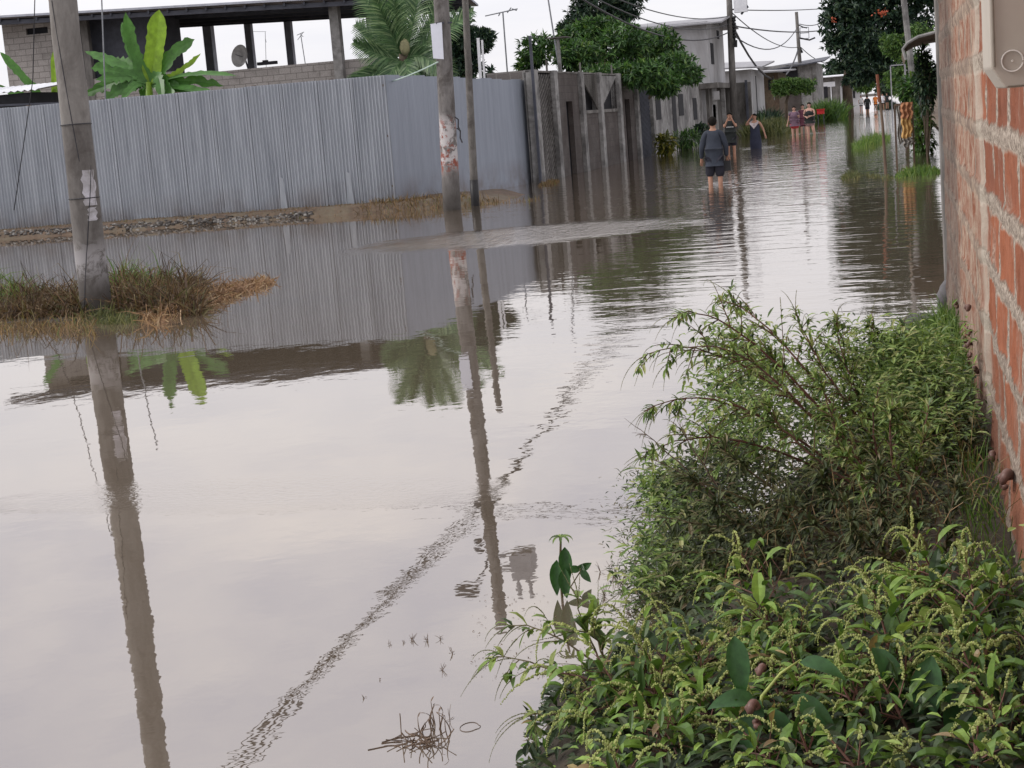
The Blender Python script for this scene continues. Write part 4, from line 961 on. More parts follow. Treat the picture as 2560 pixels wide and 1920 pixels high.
tuft('grass_tuft', 'sparse submerged grass between the two right hand tufts', area(2150, 438, 2250, 446), 160, .10, m_dulgrass, .02)
tuft('reeds', 'low brown weeds at the water line under the concrete fence', area(1345, 465, 1400, 452), 260, .14, m_drygrass, .02)
# dry grass along the metal fence bank
def bank_fn(px0, px1, z0=.0, w0=0, w1=1.2, hh=1):
    def fn():
        x = G(R.uniform(px0, px1), 545).x; y = fence_y(min(x, FB.x))-R.uniform(w0, w1); return V((x, y, mudz(x, y)-.02)), hh*R.uniform(.4, 1)
    return fn
tuft('bank_grass', 'dry brown grass on the mud bank at the fence corner, round the painted pole', bank_fn(850, 1200, 0, 0, 1.3), 1500, .24, m_drygrass, .016)
tuft('bank_grass', 'thin straw on the mud bank along the metal fence', bank_fn(-150, 900, 0, .05, 1.2, .5), 3200, .17, m_drygrass, .014)
b = MB()
for _ in range(1300):
    px = R.uniform(-200, 560); x = G(px, 590).x; dd = interp([(-26, 1.45), (-13, 1.25), (-11.5, 1.1)], x)+R.gauss(0, .07)-.22
    y = fence_y(x)-dd; r_ = R.uniform(.012, .042); b.blob((x, y, mudz(x, y)+r_*.3), r_, 5, 3, (R.uniform(.8, 1.4), R.uniform(.8, 1.3), R.uniform(.5, .9)))
tag(b.build('gravel', m_stone, origin=(G(300, 590).x, 31.5, 0)), 'line of grey stones along the water edge of the mud bank', 'gravel', kind='stuff')
q = G(65, 575); b = MB(); b.blob((q.x, fence_y(q.x)-.4, .2), .22, 8, 5, (2.2, .8, .4)); tag(b.build('sand_heap', M_plain('sand', (.35, .30, .24), (.22, .18, .13)), smooth=True, origin=(q.x, fence_y(q.x)-.4, .2)), 'small pale heap of sand against the fence left of the nearest pole', 'heap')
# dry grass mound around the nearest pole
def mfn(px0, px1, py0, py1, zz=0):
    def fn():
        p = G(R.uniform(px0, px1), R.uniform(py0, py1)); return V((p.x, p.y, max(-.03, moundz(p.x, p.y)))), R.uniform(.4, 1)*(.75+.7*noise.noise(V((p.x*2.2, p.y*2.2, 1))))
    return fn
tuft('mound_grass', 'brown and green grass thick on the mound left of the nearest pole', mfn(-90, 215, 742, 800), 6500, .66, m_drybrown, .013, droop=1.5, tilt=.85)
tuft('mound_grass', 'green blades among the dry grass left of the nearest pole', mfn(-90, 60, 735, 775), 1100, .72, m_grass, .014, droop=1.3, tilt=.7)
tuft('mound_grass', 'brown bushy grass just right of the nearest pole', mfn(285, 500, 715, 790), 6500, .74, m_drybrown, .013, droop=1.5, tilt=.8)
tuft('mound_grass', 'green grass blades behind the nearest pole on its right', mfn(280, 420, 705, 745), 1200, .70, m_grass, .014, droop=1.3, tilt=.7)
tuft('mound_grass', 'short grass round the foot of the nearest pole', mfn(170, 340, 770, 812), 1100, .20, m_dulgrass, .012)
def strawf():
    t = R.random()**.8; p = G(370+300*t+R.gauss(0, 10), 790-85*t+R.gauss(0, 13)*(1.2-t)); p.z = .0; return p, (.4+.8*R.random())*(1.3-.6*t)
tuft('floating_straw', 'reddish straw matted on the water at the right tip of the mound', strawf, 3600, .24, m_strawred, .012, droop=1.6, tilt=.9)
def hang():
    p = G(R.uniform(-60, 240), R.uniform(790, 840)); p.z = -.02; return p, R.uniform(.4, 1)
tuft('trailing_straw', 'dead reddish stalks trailing in the water below the mound, left of the pole', hang, 700, .2, m_drygrass, .010, droop=1.2)
for px, py, hh, lb in ((474, 745, .34, 'short dark stick poking out of the straw right of the pole'), (60, 740, .3, 'thin twig poking from the grass at the left edge')):
    p = G(px, py+30); b = MB(); b.tube([p-V((0, 0, .1)), p+V((-.01, 0, hh))], .012, 5); tag(b.build('stick', m_wood, origin=p), lb, 'stick')
# draped cloth
YC = 42.5
a = AY(2238, 262, YC); z0c, z1c = AY(2262, 358, YC).z, AY(2262, 256, YC).z; x0c, x1c = AY(2238, 300, YC).x, AY(2282, 300, YC).x
ct = Thing('draped_cloth', V(((x0c+x1c)/2, YC, 0)), 'faded orange and yellow cloth draped over a low support in the water on the right', 'cloth')
def drape(b, x0, x1, z0, z1, yo, ph):
    n, k = 22, 16; vs = []
    for i in range(k+1):
        z = z1+(z0-z1)*i/k
        for j in range(n+1):
            u = j/n; top = math.exp(-i*.9); vs.append((x0+(x1-x0)*u+.02*math.sin(i*.6+ph), YC+yo+.028*math.sin(u*17+ph)*(1-top)+.02*math.sin(i*1.1+u*5), z+.03*math.sin(u*6+ph)*(i/k)))
    b.add(vs, [(i*(n+1)+j, (i+1)*(n+1)+j, (i+1)*(n+1)+j+1, i*(n+1)+j+1) for i in range(k) for j in range(n)])
m_cloth1 = M_plain('faded_orange_cloth', (.42, .20, .10), (.26, .12, .07), 4, .9, stretch=(3, 3, .4)); m_cloth2 = M_plain('yellow_cloth', (.55, .34, .13), (.4, .24, .09), 4, .9, stretch=(2, 2, .5)); m_cloth3 = M_plain('grey_cloth', (.3, .28, .25), (.18, .17, .15), 5)
zm = z0c+(z1c-z0c)*.62; xm = x0c+(x1c-x0c)*.36
b = MB(); drape(b, xm-.02, x1c, zm-.03, z1c, 0, 1); ct.part('orange_cloth', b, m_cloth1, smooth=True)
b = MB(); drape(b, xm, x1c-.02, z0c+.12, zm+.05, .02, 2.2); ct.part('yellow_cloth', b, m_cloth2, smooth=True)
b = MB(); drape(b, xm+.02, x1c-.0, z0c-.08, z0c+.14, .03, 3); ct.part('grey_hem', b, m_cloth3, smooth=True)
b = MB(); drape(b, x0c+.06, xm+.05, z0c, z1c-.02, .12, 4); ct.part('side_cloth', b, m_cloth3, smooth=True)
b = MB(); b.beam((x0c, YC+.15, -.2), (x0c, YC+.15, z1c-.04), .05); b.beam((x1c, YC+.3, -.2), (x1c, YC+.3, z1c-.04), .05); b.beam((x0c, YC+.15, z1c-.05), (x1c, YC+.1, z1c-.04), .06); ct.part('frame', b, m_wood)
# red box
q = AY(2052, 279, 108); t = Thing('red_crate', V((q.x, 108, 0)), 'small bright red crate behind the group of people', 'crate'); b = MB(); b.box((q.x-.25, 108, q.z-.16), (q.x+.22, 108.35, q.z+.17)); b.box((q.x-.29, 107.96, q.z+.12), (q.x+.26, 108.39, q.z+.17)); t.part('body', b, M_plain('red_plastic', (.55, .04, .04), (.45, .03, .03)))
b = MB(); b.beam((q.x-.2, 108.1, -.3), (q.x-.2, 108.1, q.z-.16), .05); b.beam((q.x+.17, 108.1, -.3), (q.x+.17, 108.1, q.z-.16), .05); t.part('leg', b, m_steel)
# ---------------------------------------------------------------- people
m_skin = M_plain('skin', (.36, .20, .14), (.28, .15, .10), 4, .6); m_skin2 = M_plain('skin_fair', (.46, .28, .22), (.38, .22, .17), 4, .6)
m_hair = M_plain('black_hair', (.014, .012, .011), (.008, .007, .006), 20, .9, spec=.1); m_eye = M_plain('eye', (.03, .02, .02), (.02, .015, .015), 5, .3)
def cl(name, c, c2=None): return M_plain(name, c, c2 or tuple(x*.65 for x in c), 5, .9)
def skin(name, J, E, mat, parent, lev=2):
    keys = list(J); me = bpy.data.meshes.new(name); me.from_pydata([J[k][0] for k in keys], [(keys.index(a), keys.index(b)) for a, b in E], []); me.materials.append(mat)
    o = bpy.data.objects.new(name, me); COL.objects.link(o); o.parent = parent
    md = o.modifiers.new('skin', 'SKIN'); md.use_smooth_shade = True
    sv = me.skin_vertices[0].data
    for i, k in enumerate(keys):
        r = J[k][1]; sv[i].radius = r if isinstance(r, tuple) else (r, r); sv[i].use_root = (i == 0)
    s = o.modifiers.new('sub', 'SUBSURF'); s.levels = lev; s.render_levels = lev
    return o
def person(loc, label, rz, hgt=1.68, arms=None, legs=None, top=None, bottom=None, dress=None, hair='short', skinm=m_skin, group=None, wide=1.0, fingers=True, lean=0, sink=.3, hips=.09, extra=None):
    p = V(loc); t = empty('person', (p.x, p.y, -sink), label, 'person', group, rz); t.scale = (hgt/1.68,)*3
    arms = arms or {}; legs = legs or {}
    w_ = wide
    J = {'pelvis': (V((0, 0, .92)), (.15*w_, .115*w_)), 'belly': (V((0, -.01, 1.06)), (.135*w_, .11*w_)), 'chest': (V((0, 0, 1.27)), (.155*w_, .11*w_)), 'neck0': (V((0, .005, 1.41)), (.07, .06)), 'neck': (V((0, 0, 1.47)), .05),
         'jaw': (V((0, -.02, 1.535)), (.065, .075)), 'head': (V((0, -.005, 1.60)), (.078, .095)), 'crown': (V((0, 0, 1.655)), (.06, .07))}
    E = [('pelvis', 'belly'), ('belly', 'chest'), ('chest', 'neck0'), ('neck0', 'neck'), ('neck', 'jaw'), ('jaw', 'head'), ('head', 'crown')]
    for s, sg in (('l', 1), ('r', -1)):
        el, wr = arms.get(s, ((sg*.25, .02, 1.12), (sg*.26, -.05, .87)))
        J['sh'+s] = (V((sg*.165*w_, 0, 1.365)), .055); J['el'+s] = (V(el), .040); J['wr'+s] = (V(wr), .026)
        d = (V(wr)-V(el)).normalized(); J['pa'+s] = (V(wr)+d*.06, (.034, .02))
        E += [('neck0', 'sh'+s), ('sh'+s, 'el'+s), ('el'+s, 'wr'+s), ('wr'+s, 'pa'+s)]
        if fingers:
            sdv = d.cross(V((0, 1, 0))); sdv = sdv.normalized() if sdv.length > .1 else V((1, 0, 0))
            for i, (o_, l_) in enumerate(((-.026, .060), (-.009, .075), (.009, .07), (.026, .055))):
                a = V(wr)+d*.09+sdv*o_; J[f'f{i}{s}'] = (a, .009); J[f'g{i}{s}'] = (a+d*l_+V((0, -.02, 0)), .007); E += [('pa'+s, f'f{i}{s}'), (f'f{i}{s}', f'g{i}{s}')]
            a = V(wr)+d*.045-sdv*.035; J['t0'+s] = (a, .010); J['t1'+s] = (a+d*.05-sdv*.02, .008); E += [('wr'+s, 't0'+s), ('t0'+s, 't1'+s)]
        kn, an = legs.get(s, ((sg*.10, 0, .49), (sg*.10, .02, .08)))
        J['hi'+s] = (V((sg*hips, 0, .84)), .088*w_); J['kn'+s] = (V(kn), .056*w_); J['ca'+s] = (V(kn).lerp(V(an), .35)+V((0, .02, 0)), .052*w_); J['an'+s] = (V(an), .036); J['to'+s] = (V(an)+V((0, -.15, -.05)), (.035, .02))
        E += [('pelvis', 'hi'+s), ('hi'+s, 'kn'+s), ('kn'+s, 'ca'+s), ('ca'+s, 'an'+s), ('an'+s, 'to'+s)]
    body = skin('body', J, E, skinm, t)
    # face
    b = MB(); b.blob((0, -.112, 1.585), .016, 6, 4, (.8, 1, 1.3)); b.blob((.082, 0, 1.59), .022, 6, 4, (.5, .8, 1.2)); b.blob((-.082, 0, 1.59), .022, 6, 4, (.5, .8, 1.2)); b.build('nose_and_ears', skinm, t, True)
    b = MB(); b.blob((.032, -.098, 1.605), .011, 6, 4); b.blob((-.032, -.098, 1.605), .011, 6, 4); b.build('eyes', m_eye, t, True)
    b = MB(); b.blob((0, -.097, 1.548), .022, 6, 4, (1, .4, .25)); b.build('mouth', cl('lips', (.3, .1, .08)), t, True)
    b = MB(); 
    hv = MB(); hv.blob((0, .014, 1.622), .1, 14, 10, (.93, 1.08, 1.02))
    vs = [V(v) for v in hv.v]; vs = [V((v.x, max(v.y, -.075) if v.z > 1.64 else max(v.y, .0), v.z if hair != 'long' or v.y < .02 else (v.z if v.z > 1.6 else v.z-.06))) for v in vs]; hv.v = vs
    if hair == 'long': hv.tube([(0, .07, 1.62), (0, .09, 1.5), (0, .10, 1.38)], [.075, .07, .03], 8)
    if hair == 'bun': hv.blob((0, .10, 1.66), .045, 8, 6)
    hv.build('hair', m_hair, t, True)
    def sub(name, ks, grow, mat, cut=None):
        J2 = {}
        for k, g_ in ks:
            r = J[k][1] if k in J else cut[k][1]; pos = J[k][0] if k in J else cut[k][0]
            r = r if isinstance(r, tuple) else (r, r); J2[k] = (pos, (r[0]+g_, r[1]+g_))
        return J2
    if top:
        mt, slv = top[:2]; J2 = {'pelvis': (V((0, 0, (top[2] if len(top) > 2 else .82)+.05)), (.19*w_, .165*w_)), 'belly': (V((0, 0, 1.04)), (.185*w_, .16*w_)), 'chest': (J['chest'][0], (.19*w_, .15*w_)), 'neck0': (V((0, 0, 1.40)), (.085, .075))}
        J2['hem'] = (V((0, 0, top[2] if len(top) > 2 else .82)), (.175*w_, .15*w_)); E2 = [('pelvis', 'belly'), ('belly', 'chest'), ('chest', 'neck0'), ('pelvis', 'hem')]
        for s in 'lr':
            if slv == 0: continue
            J2['sh'+s] = (J['sh'+s][0], .078); E2.append(('neck0', 'sh'+s))
            if slv == 2:
                J2['el'+s] = (J['el'+s][0], .064); J2['wr'+s] = (J['wr'+s][0], .046); E2 += [('sh'+s, 'el'+s), ('el'+s, 'wr'+s)]
            elif slv == 1:
                J2['ua'+s] = (J['sh'+s][0].lerp(J['el'+s][0], .6), .07); E2 += [('sh'+s, 'ua'+s)]
        skin('shirt', J2, E2, mt, t)
    if bottom:
        mt, ln_ = bottom; J2 = {'pelvis': (V((0, 0, .93)), (.16*w_, .13*w_))}; E2 = []
        for s in 'lr':
            J2['hi'+s] = (J['hi'+s][0], .118*w_); J2['kk'+s] = (J['hi'+s][0].lerp(J['kn'+s][0], ln_+.12), .105*w_); E2 += [('pelvis', 'hi'+s), ('hi'+s, 'kk'+s)]
        skin('shorts', J2, E2, mt, t)
    if dress:
        mt, rings = dress; b = MB(); n = 22; vs = []
        for (z, rx, ry, oy) in rings:
            for j in range(n):
                a = 2*PI*j/n; k = 1+.04*math.sin(a*5)*(1 if z < .9 else 0); vs.append((math.cos(a)*rx*k, math.sin(a)*ry*k+oy, z))
        b.add(vs, [(i*n+j, i*n+(j+1) % n, (i+1)*n+(j+1) % n, (i+1)*n+j) for i in range(len(rings)-1) for j in range(n)]); b.build('dress', mt, t, True)
    return t
mj = cl('grey_jacket', (.038, .045, .062)); mdk = cl('dark_shorts', (.022, .022, .032)); mbl = cl('black_shirt', (.02, .024, .024)); mnv = cl('navy_dress', (.028, .032, .055)); mcol = cl('pale_collar', (.5, .44, .45))
mpu = cl('mauve_top', (.16, .10, .14)); mred = cl('red_shorts', (.42, .045, .05)); mpk = cl('dusty_shorts', (.28, .19, .19)); mmar = cl('maroon_clothes', (.12, .04, .06)); mor = cl('orange_shirt', (.7, .22, .05))
def place(px, py): return G(px, py)
q = place(1790, 462)
t = person(q, 'person seen from behind wading away in a grey jacket and dark shorts', rad(183), 1.74, arms={'l': ((.25, .03, 1.10), (.27, -.04, .86)), 'r': ((-.25, .02, 1.12), (-.25, -.06, .88))}, legs={'l': ((.11, -.03, .50), (.10, .06, .08)), 'r': ((-.10, .02, .49), (-.10, .03, .08))}, top=(mj, 2, .83), bottom=(mdk, 1.0), wide=1.0, sink=.32)
b = MB(); b.box((-.07, -.04, 0), (.07, .04, .22)); b.tube([(-.05, 0, .22), (0, 0, .34), (.05, 0, .22)], .008, 5)
h_ = b.build('bag', m_black); h_.location = (q.x+.27, q.y+.03, .28); tag(h_, 'small dark bag hanging at the right side of the wading person in the grey jacket', 'bag')
q = place(1829, 385)
t = person(q, 'person in a black printed shirt with both hands raised to the face', rad(5), 1.68, arms={'l': ((.2, -.16, 1.22), (.06, -.2, 1.5)), 'r': ((-.2, -.16, 1.22), (-.06, -.2, 1.5))}, top=(mbl, 1), bottom=(mdk, .7), wide=1.05, sink=.3)
b = MB(); 
for i, w_ in enumerate((.05, .035, .05, .03, .045)): b.box((-.13+i*.052, -.150, 1.20), (-.13+i*.052+w_*.8, -.146, 1.235+.01*(i % 2)))
b.build('shirt_print', cl('print_white', (.6, .6, .6)), t)
q = place(1890, 372)
t = person(q, 'person in a long navy dress with a pale collar, one hand raised to the head', rad(-8), 1.66, arms={'r': ((-.33, -.06, 1.32), (-.13, -.07, 1.56)), 'l': ((.30, .02, 1.14), (.38, -.05, .92))}, dress=(mnv, [(1.36, .13, .09, 0), (1.30, .18, .125, 0), (1.18, .185, .14, 0), (1.04, .18, .135, 0), (.9, .2, .15, 0), (.7, .215, .16, 0), (.5, .215, .165, 0), (.38, .2, .15, 0)]), hair='bun', wide=1.15, sink=.42)
b = MB(); b.add([(-.15, -.10, 1.42), (.15, -.10, 1.42), (.17, -.13, 1.36), (.0, -.165, 1.16), (-.17, -.13, 1.36), (0, -.10, 1.36)], [(0, 5, 3, 4), (5, 1, 2, 3)]); b.tube([(-.14, -.06, 1.42), (-.08, .08, 1.44), (.08, .08, 1.44), (.14, -.06, 1.42)], .03, 6); b.build('collar', mcol, t)
q = place(1988, 338)
person(q, 'person in a mauve top and red shorts at the left of the group of three', rad(-5), 1.62, arms={'r': ((-.27, .0, 1.14), (-.33, -.03, .9)), 'l': ((.22, -.1, 1.15), (.22, -.22, 1.2))}, top=(mpu, 1, .93), bottom=(mred, .6), hair='long', wide=1.3, skinm=m_skin2, sink=.3)
q = place(2006, 333); q.y += 1.2
person(q, 'person in maroon clothes in the middle, behind the other two of the group', rad(0), 1.66, top=(mmar, 1), bottom=(mmar, .6), hair='short', wide=1.05, skinm=m_skin2, sink=.3)
q = place(2026, 336)
person(q, 'person in a black top and dusty pink shorts, right of the group of three', rad(-12), 1.74, arms={'r': ((-.24, -.06, 1.14), (-.1, -.2, 1.08)), 'l': ((.24, -.04, 1.14), (.1, -.22, 1.10))}, legs={'l': ((.16, -.05, .5), (.2, .1, .12)), 'r': ((-.08, 0, .49), (-.08, 0, .08))}, top=(mbl, 0, .95), bottom=(mpk, .55), hair='long', wide=1.22, skinm=m_skin2, sink=.3)
q = G(2169, 281)
person(q, 'distant dark clothed person wading far down the middle of the street', rad(180), 1.7, top=(mbl, 2), bottom=(mdk, .9), fingers=False, sink=.25)
for px, y, mt, lb in ((2188, 170, mor, 'tiny distant person in an orange shirt at the far end of the street'), (2206, 185, cl('white_shirt', (.6, .6, .62)), 'tiny distant person in a white shirt right of the orange shirt'), (2152, 175, cl('white_top', (.6, .6, .6)), 'tiny distant person in a white top under the small round street tree'), (2217, 200, mbl, 'tiny distant dark figure farthest right at the end of the street')):
    q = AY(px, 240, y); person((q.x, y, 0), lb, 0, 1.65, top=(mt, 1), bottom=(mdk, .7), fingers=False, sink=.2)
# ---------------------------------------------------------------- brick wall in the foreground
XW = .335
def M_brickwall():
    mt, nt = new_mat('hollow_brick_wall'); t = N(nt, 'ShaderNodeTexCoord'); s = N(nt, 'ShaderNodeSeparateXYZ')
    ds = noise_(nt, t.outputs['Object'], 9, 4, .6); ds2 = noise_(nt, t.outputs['Object'], 2.2, 2, .5)
    L(nt, t.outputs['Object'], s.inputs[0])
    cb = N(nt, 'ShaderNodeCombineXYZ')
    L(nt, math_(nt, 'ADD', s.outputs[1], math_(nt, 'MULTIPLY', ds, .05)), cb.inputs[0])
    L(nt, math_(nt, 'ADD', s.outputs[2], math_(nt, 'ADD', math_(nt, 'MULTIPLY', ds, .055), math_(nt, 'MULTIPLY', ds2, .05))), cb.inputs[1])
    br = N(nt, 'ShaderNodeTexBrick', Scale=1.0); L(nt, cb.outputs[0], br.inputs['Vector'])
    br.inputs['Mortar Size'].default_value = .048; br.inputs['Mortar Smooth'].default_value = .45; br.inputs['Brick Width'].default_value = .62; br.inputs['Row Height'].default_value = .262
    br.inputs['Color1'].default_value = (.30, .108, .058, 1); br.inputs['Color2'].default_value = (.20, .074, .044, 1); br.inputs['Mortar'].default_value = (.30, .24, .19, 1)
    fac = br.outputs['Fac']
    n1 = noise_(nt, coords(nt, (1, 1, .35)), 22, 6, .7); n2 = noise_(nt, t.outputs['Object'], 60, 4, .7); n3 = noise_(nt, coords(nt, (1, 1, .5)), 3.4, 6, .65, .5)
    brick = mixc(nt, 1.0, br.outputs['Color'], ramp(nt, n1, [(.25, (.6, .55, .5)), (.5, (1, 1, 1)), (.8, (1.25, 1.35, 1.4))]), 'MULTIPLY')
    mort = mixc(nt, ramp(nt, n2, [(.4, (0, 0, 0)), (.6, (1, 1, 1))]), (.42, .36, .30), (.16, .125, .10))
    smear = ramp(nt, n3, [(.52, (0, 0, 0)), (.68, (1, 1, 1))])
    # far half: eroded brown, nearly buried in mortar
    farm = N(nt, 'ShaderNodeMapRange'); farm.inputs['From Min'].default_value = -1.25; farm.inputs['From Max'].default_value = -1.05; L(nt, s.outputs[1], farm.inputs['Value'])
    col = mixc(nt, fac, brick, mort)
    col = mixc(nt, math_(nt, 'MULTIPLY', smear, .8), col, mort)
    farcol = mixc(nt, ramp(nt, n1, [(.42, (0, 0, 0)), (.6, (1, 1, 1))]), mixc(nt, fac, (.21, .085, .052), (.17, .125, .10)), (.34, .265, .205))
    col = mixc(nt, farm.outputs[0], col, farcol)
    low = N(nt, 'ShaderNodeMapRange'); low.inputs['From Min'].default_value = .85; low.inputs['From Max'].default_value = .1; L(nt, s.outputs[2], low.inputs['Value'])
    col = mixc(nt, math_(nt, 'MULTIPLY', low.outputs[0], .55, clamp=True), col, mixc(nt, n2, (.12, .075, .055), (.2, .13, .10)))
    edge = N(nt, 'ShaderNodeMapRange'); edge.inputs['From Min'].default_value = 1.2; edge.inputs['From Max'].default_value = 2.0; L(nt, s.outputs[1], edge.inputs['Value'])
    col = mixc(nt, math_(nt, 'MULTIPLY', edge.outputs[0], .72), col, mixc(nt, ramp(nt, n3, [(.4, (0, 0, 0)), (.6, (1, 1, 1))]), (.045, .038, .036), (.13, .105, .09)))  # shaded strip at the far end, put into the wall colour
    rdg = math_(nt, 'SUBTRACT', 1.0, math_(nt, 'MULTIPLY', math_(nt, 'ABSOLUTE', math_(nt, 'ADD', s.outputs[1], math_(nt, 'ADD', 1.12, math_(nt, 'MULTIPLY', ds, .14)))), 7.0), clamp=True)
    col = mixc(nt, math_(nt, 'MULTIPLY', rdg, .8), col, (.42, .37, .31))
    hgt = math_(nt, 'ADD', math_(nt, 'MULTIPLY', fac, -.6), math_(nt, 'ADD', math_(nt, 'MULTIPLY', n1, .8), math_(nt, 'MULTIPLY', n2, .5)))
    bsdf(nt, col, .92, 0, hgt, .9, .012, .15); return mt
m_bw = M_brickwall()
bwl = Thing('brick_wall', (XW, 8, 0), 'rough orange brick wall with thick grey mortar rising close at the right edge', 'wall')
def relief(y, z):
    r_ = math.floor((z+.04)/.262); yy = y+(.31 if r_ % 2 else 0)
    dz = abs(((z+.04)/.262) % 1-.5)*.262; dy = abs((yy/.62) % 1-.5)*.62
    m_ = max(ss(.095, .112, dz), ss(.285, .30, dy)); return m_
b = MB(); ys = lin(2.2, 12.45, 420); zs_ = lin(-.3, 3.4, 150)
for z in zs_:
    for y in ys:
        n_ = noise.noise(V((y*9, z*9, 0)))*.006+noise.noise(V((y*2, z*2, 5)))*.008+noise.noise(V((y*26, z*26, 9)))*.0035
        o_ = (.010 if y > 6.9 else 0)+.012*max(0, noise.noise(V((y*1.3, z*.5, 8))))+(.012 if y > 6.78 and y < 6.98 else 0)
        if y > 12.3: o_ -= (y-12.3)*.25
        if z < .5: o_ += (.5-z)*.05
        b.v.append((XW-n_-o_-.009*relief(y, z), y, z))
nx = len(ys); b.f = [(j*nx+i, (j+1)*nx+i, (j+1)*nx+i+1, j*nx+i+1) for j in range(len(zs_)-1) for i in range(nx-1)]
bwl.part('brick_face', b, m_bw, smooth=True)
b = MB(); b.box((XW+.02, 2.2, -.3), (XW+.16, 12.44, 3.4)); bwl.part('core', b, m_mud)
b = MB(); b.tube([(XW+.0, 12.5, -.1), (XW-.005, 12.5, 3.5)], .035, 8); bwl.part('edge_post', b, m_concrete_dk)
# meter box
mb_ = M_plain('beige_metal', (.40, .36, .31), (.35, .31, .265), 3, .6, bstr=.05)
yb_ = 3.95; c0 = AY(2497, 222, yb_); ctop = 2.25
bx = Thing('meter_box', (.25, yb_, c0.z), 'beige metal meter box with a round knockout, fixed on the brick wall', 'box')
b = MB(); x0 = c0.x; xe = XW+.01; dpt = .35
vs = [(x0+.014, yb_, c0.z), (xe, yb_, c0.z), (xe, yb_, ctop), (x0-.016, yb_, ctop), (x0-.016, yb_, c0.z+.05)]
vs2 = [(x, y+dpt, z) for x, y, z in vs]; n = 5; b.add(vs+vs2, [(0,1,2,3,4), (9,8,7,6,5), (0,5,6,1), (2,7,8,3), (3,8,9,4), (4,9,5,0), (1,6,7,2)]); body_ = bx.part('case', b, mb_)
md = body_.modifiers.new('bevel', 'BEVEL'); md.width = .004; md.segments = 2
kc = AY(2531, 152, yb_-.003); b = MB(); b.tube([kc+V((math.cos(a), 0, math.sin(a)))*.024 for a in lin(0, 2*PI*.96, 28)], .0018, 5); b.tube([kc+V((math.cos(a), 0, math.sin(a)))*.002 for a in lin(0, 2*PI, 6)], .001, 4)
bx.part('knockout', b, M_plain('bright_metal', (.75, .72, .68), (.6, .57, .53), 3, .4, metal=.3)); 
b = MB(); b.tube([(x0-.008, yb_-.004, c0.z+.05), (x0-.008, yb_-.004, ctop)], .0025, 5); b.tube([(x0+.02, yb_-.002, c0.z+.004), (xe, yb_-.002, c0.z+.004)], .002, 5); bx.part('rim', b, M_plain('dark_rim_metal', (.2, .17, .14), (.15, .13, .1)))  # rim metal is darker than the case
# rock at the far foot of the wall
q = G(2310, 722); b = MB()
b.blob((.31, 12.4, .12), .12, 10, 8, (.55, .8, 1.2)); b2_ = MB(); b2_.blob((.1, 12.2, -.02), .14, 10, 7, (1.2, .8, .5))
for i, v in enumerate(b.v): v = V(v); d = noise.noise(v*9)*.03; b.v[i] = tuple(v+V((d, d, d)))
m_rock = M_plain('dark_rock', (.13, .125, .13), (.07, .065, .07), 9, .9); tag(b.build('rock', m_rock, smooth=True, origin=(.31, 12.4, 0)), 'upright grey rock leaning on the far foot of the brick wall', 'rock')
tag(b2_.build('rock', m_rock, smooth=True, origin=(.1, 12.2, 0)), 'flat grey rock lying in the water just left of the brick wall', 'rock')
# snails
m_sn = M_plain('snail_shell', (.19, .105, .085), (.09, .05, .042), 30, .45, bstr=.3, bdist=.003)
def snail_mesh(b, c, r, rot):
    pts, rs = [], []; n = 40
    for i in range(n+1):
        t = i/n; a = t*2*PI*2.6; k = math.exp(-1.9*(1-t)); pts.append(V((math.cos(a)*.52*k, math.sin(a)*.52*k, (1-k)*.95))*r); rs.append(max(.02, .52*k)*r)
    o = len(b.v); b.tube(pts, rs, 8)
    for i in range(o, len(b.v)): b.v[i] = tuple(rot@V(b.v[i])+c)
def wall_pt(px, py): r = ray(px, py); t = (XW-.02)/r.x; return V((XW-.02, r.y*t, CH+r.z*t))
def snail(p, size, label, group=None):
    b = MB(); rot = Matrix.Rotation(R.uniform(0, 6.28), 3, 'X')@Matrix.Rotation(R.uniform(-.5, .5), 3, 'Y')@Matrix.Rotation(rad(-80), 3, 'Y')
    size *= 1.6; snail_mesh(b, V((-size*.35, 0, 0)), size, rot); o = b.build('snail', m_sn, None, True); o.location = p; return tag(o, label, 'snail', group)
big = ((2531, 1197, .024, 'largest brown snail on the brick wall, rightmost of the lower cluster'), (2491, 1142, .017, 'brown snail at the top of the lower cluster on the wall'), (2474, 1166, .013, 'brown snail at the left of the lower cluster on the wall'), (2520, 1212, .014, 'small snail tucked under the largest snail'), (2447, 922, .015, 'single larger snail on the brick edge between the two snail clusters'))
for px, py, s_, lb in big: snail(wall_pt(px, py), s_, lb)
for px, py in ((2489, 1207), (2487, 1221), (2502, 1235), (2485, 1243)): p = wall_pt(px, py); snail(p, .011, 'small brown snail in the row below the lower cluster on the brick wall', 'snails of the lower cluster')
for px, py in ((2427, 768), (2398, 760), (2416, 810), (2424, 822), (2410, 832), (2430, 832), (2418, 846), (2409, 855), (2430, 862), (2420, 868), (2431, 888), (2427, 905), (2408, 940), (2418, 950), (2433, 957), (2420, 980), (2434, 975), (2425, 1010)):
    snail(wall_pt(px, py), R.uniform(.012, .019), 'small brown snail of the column clinging to the brick wall above the grass', 'snails in a column on the wall')
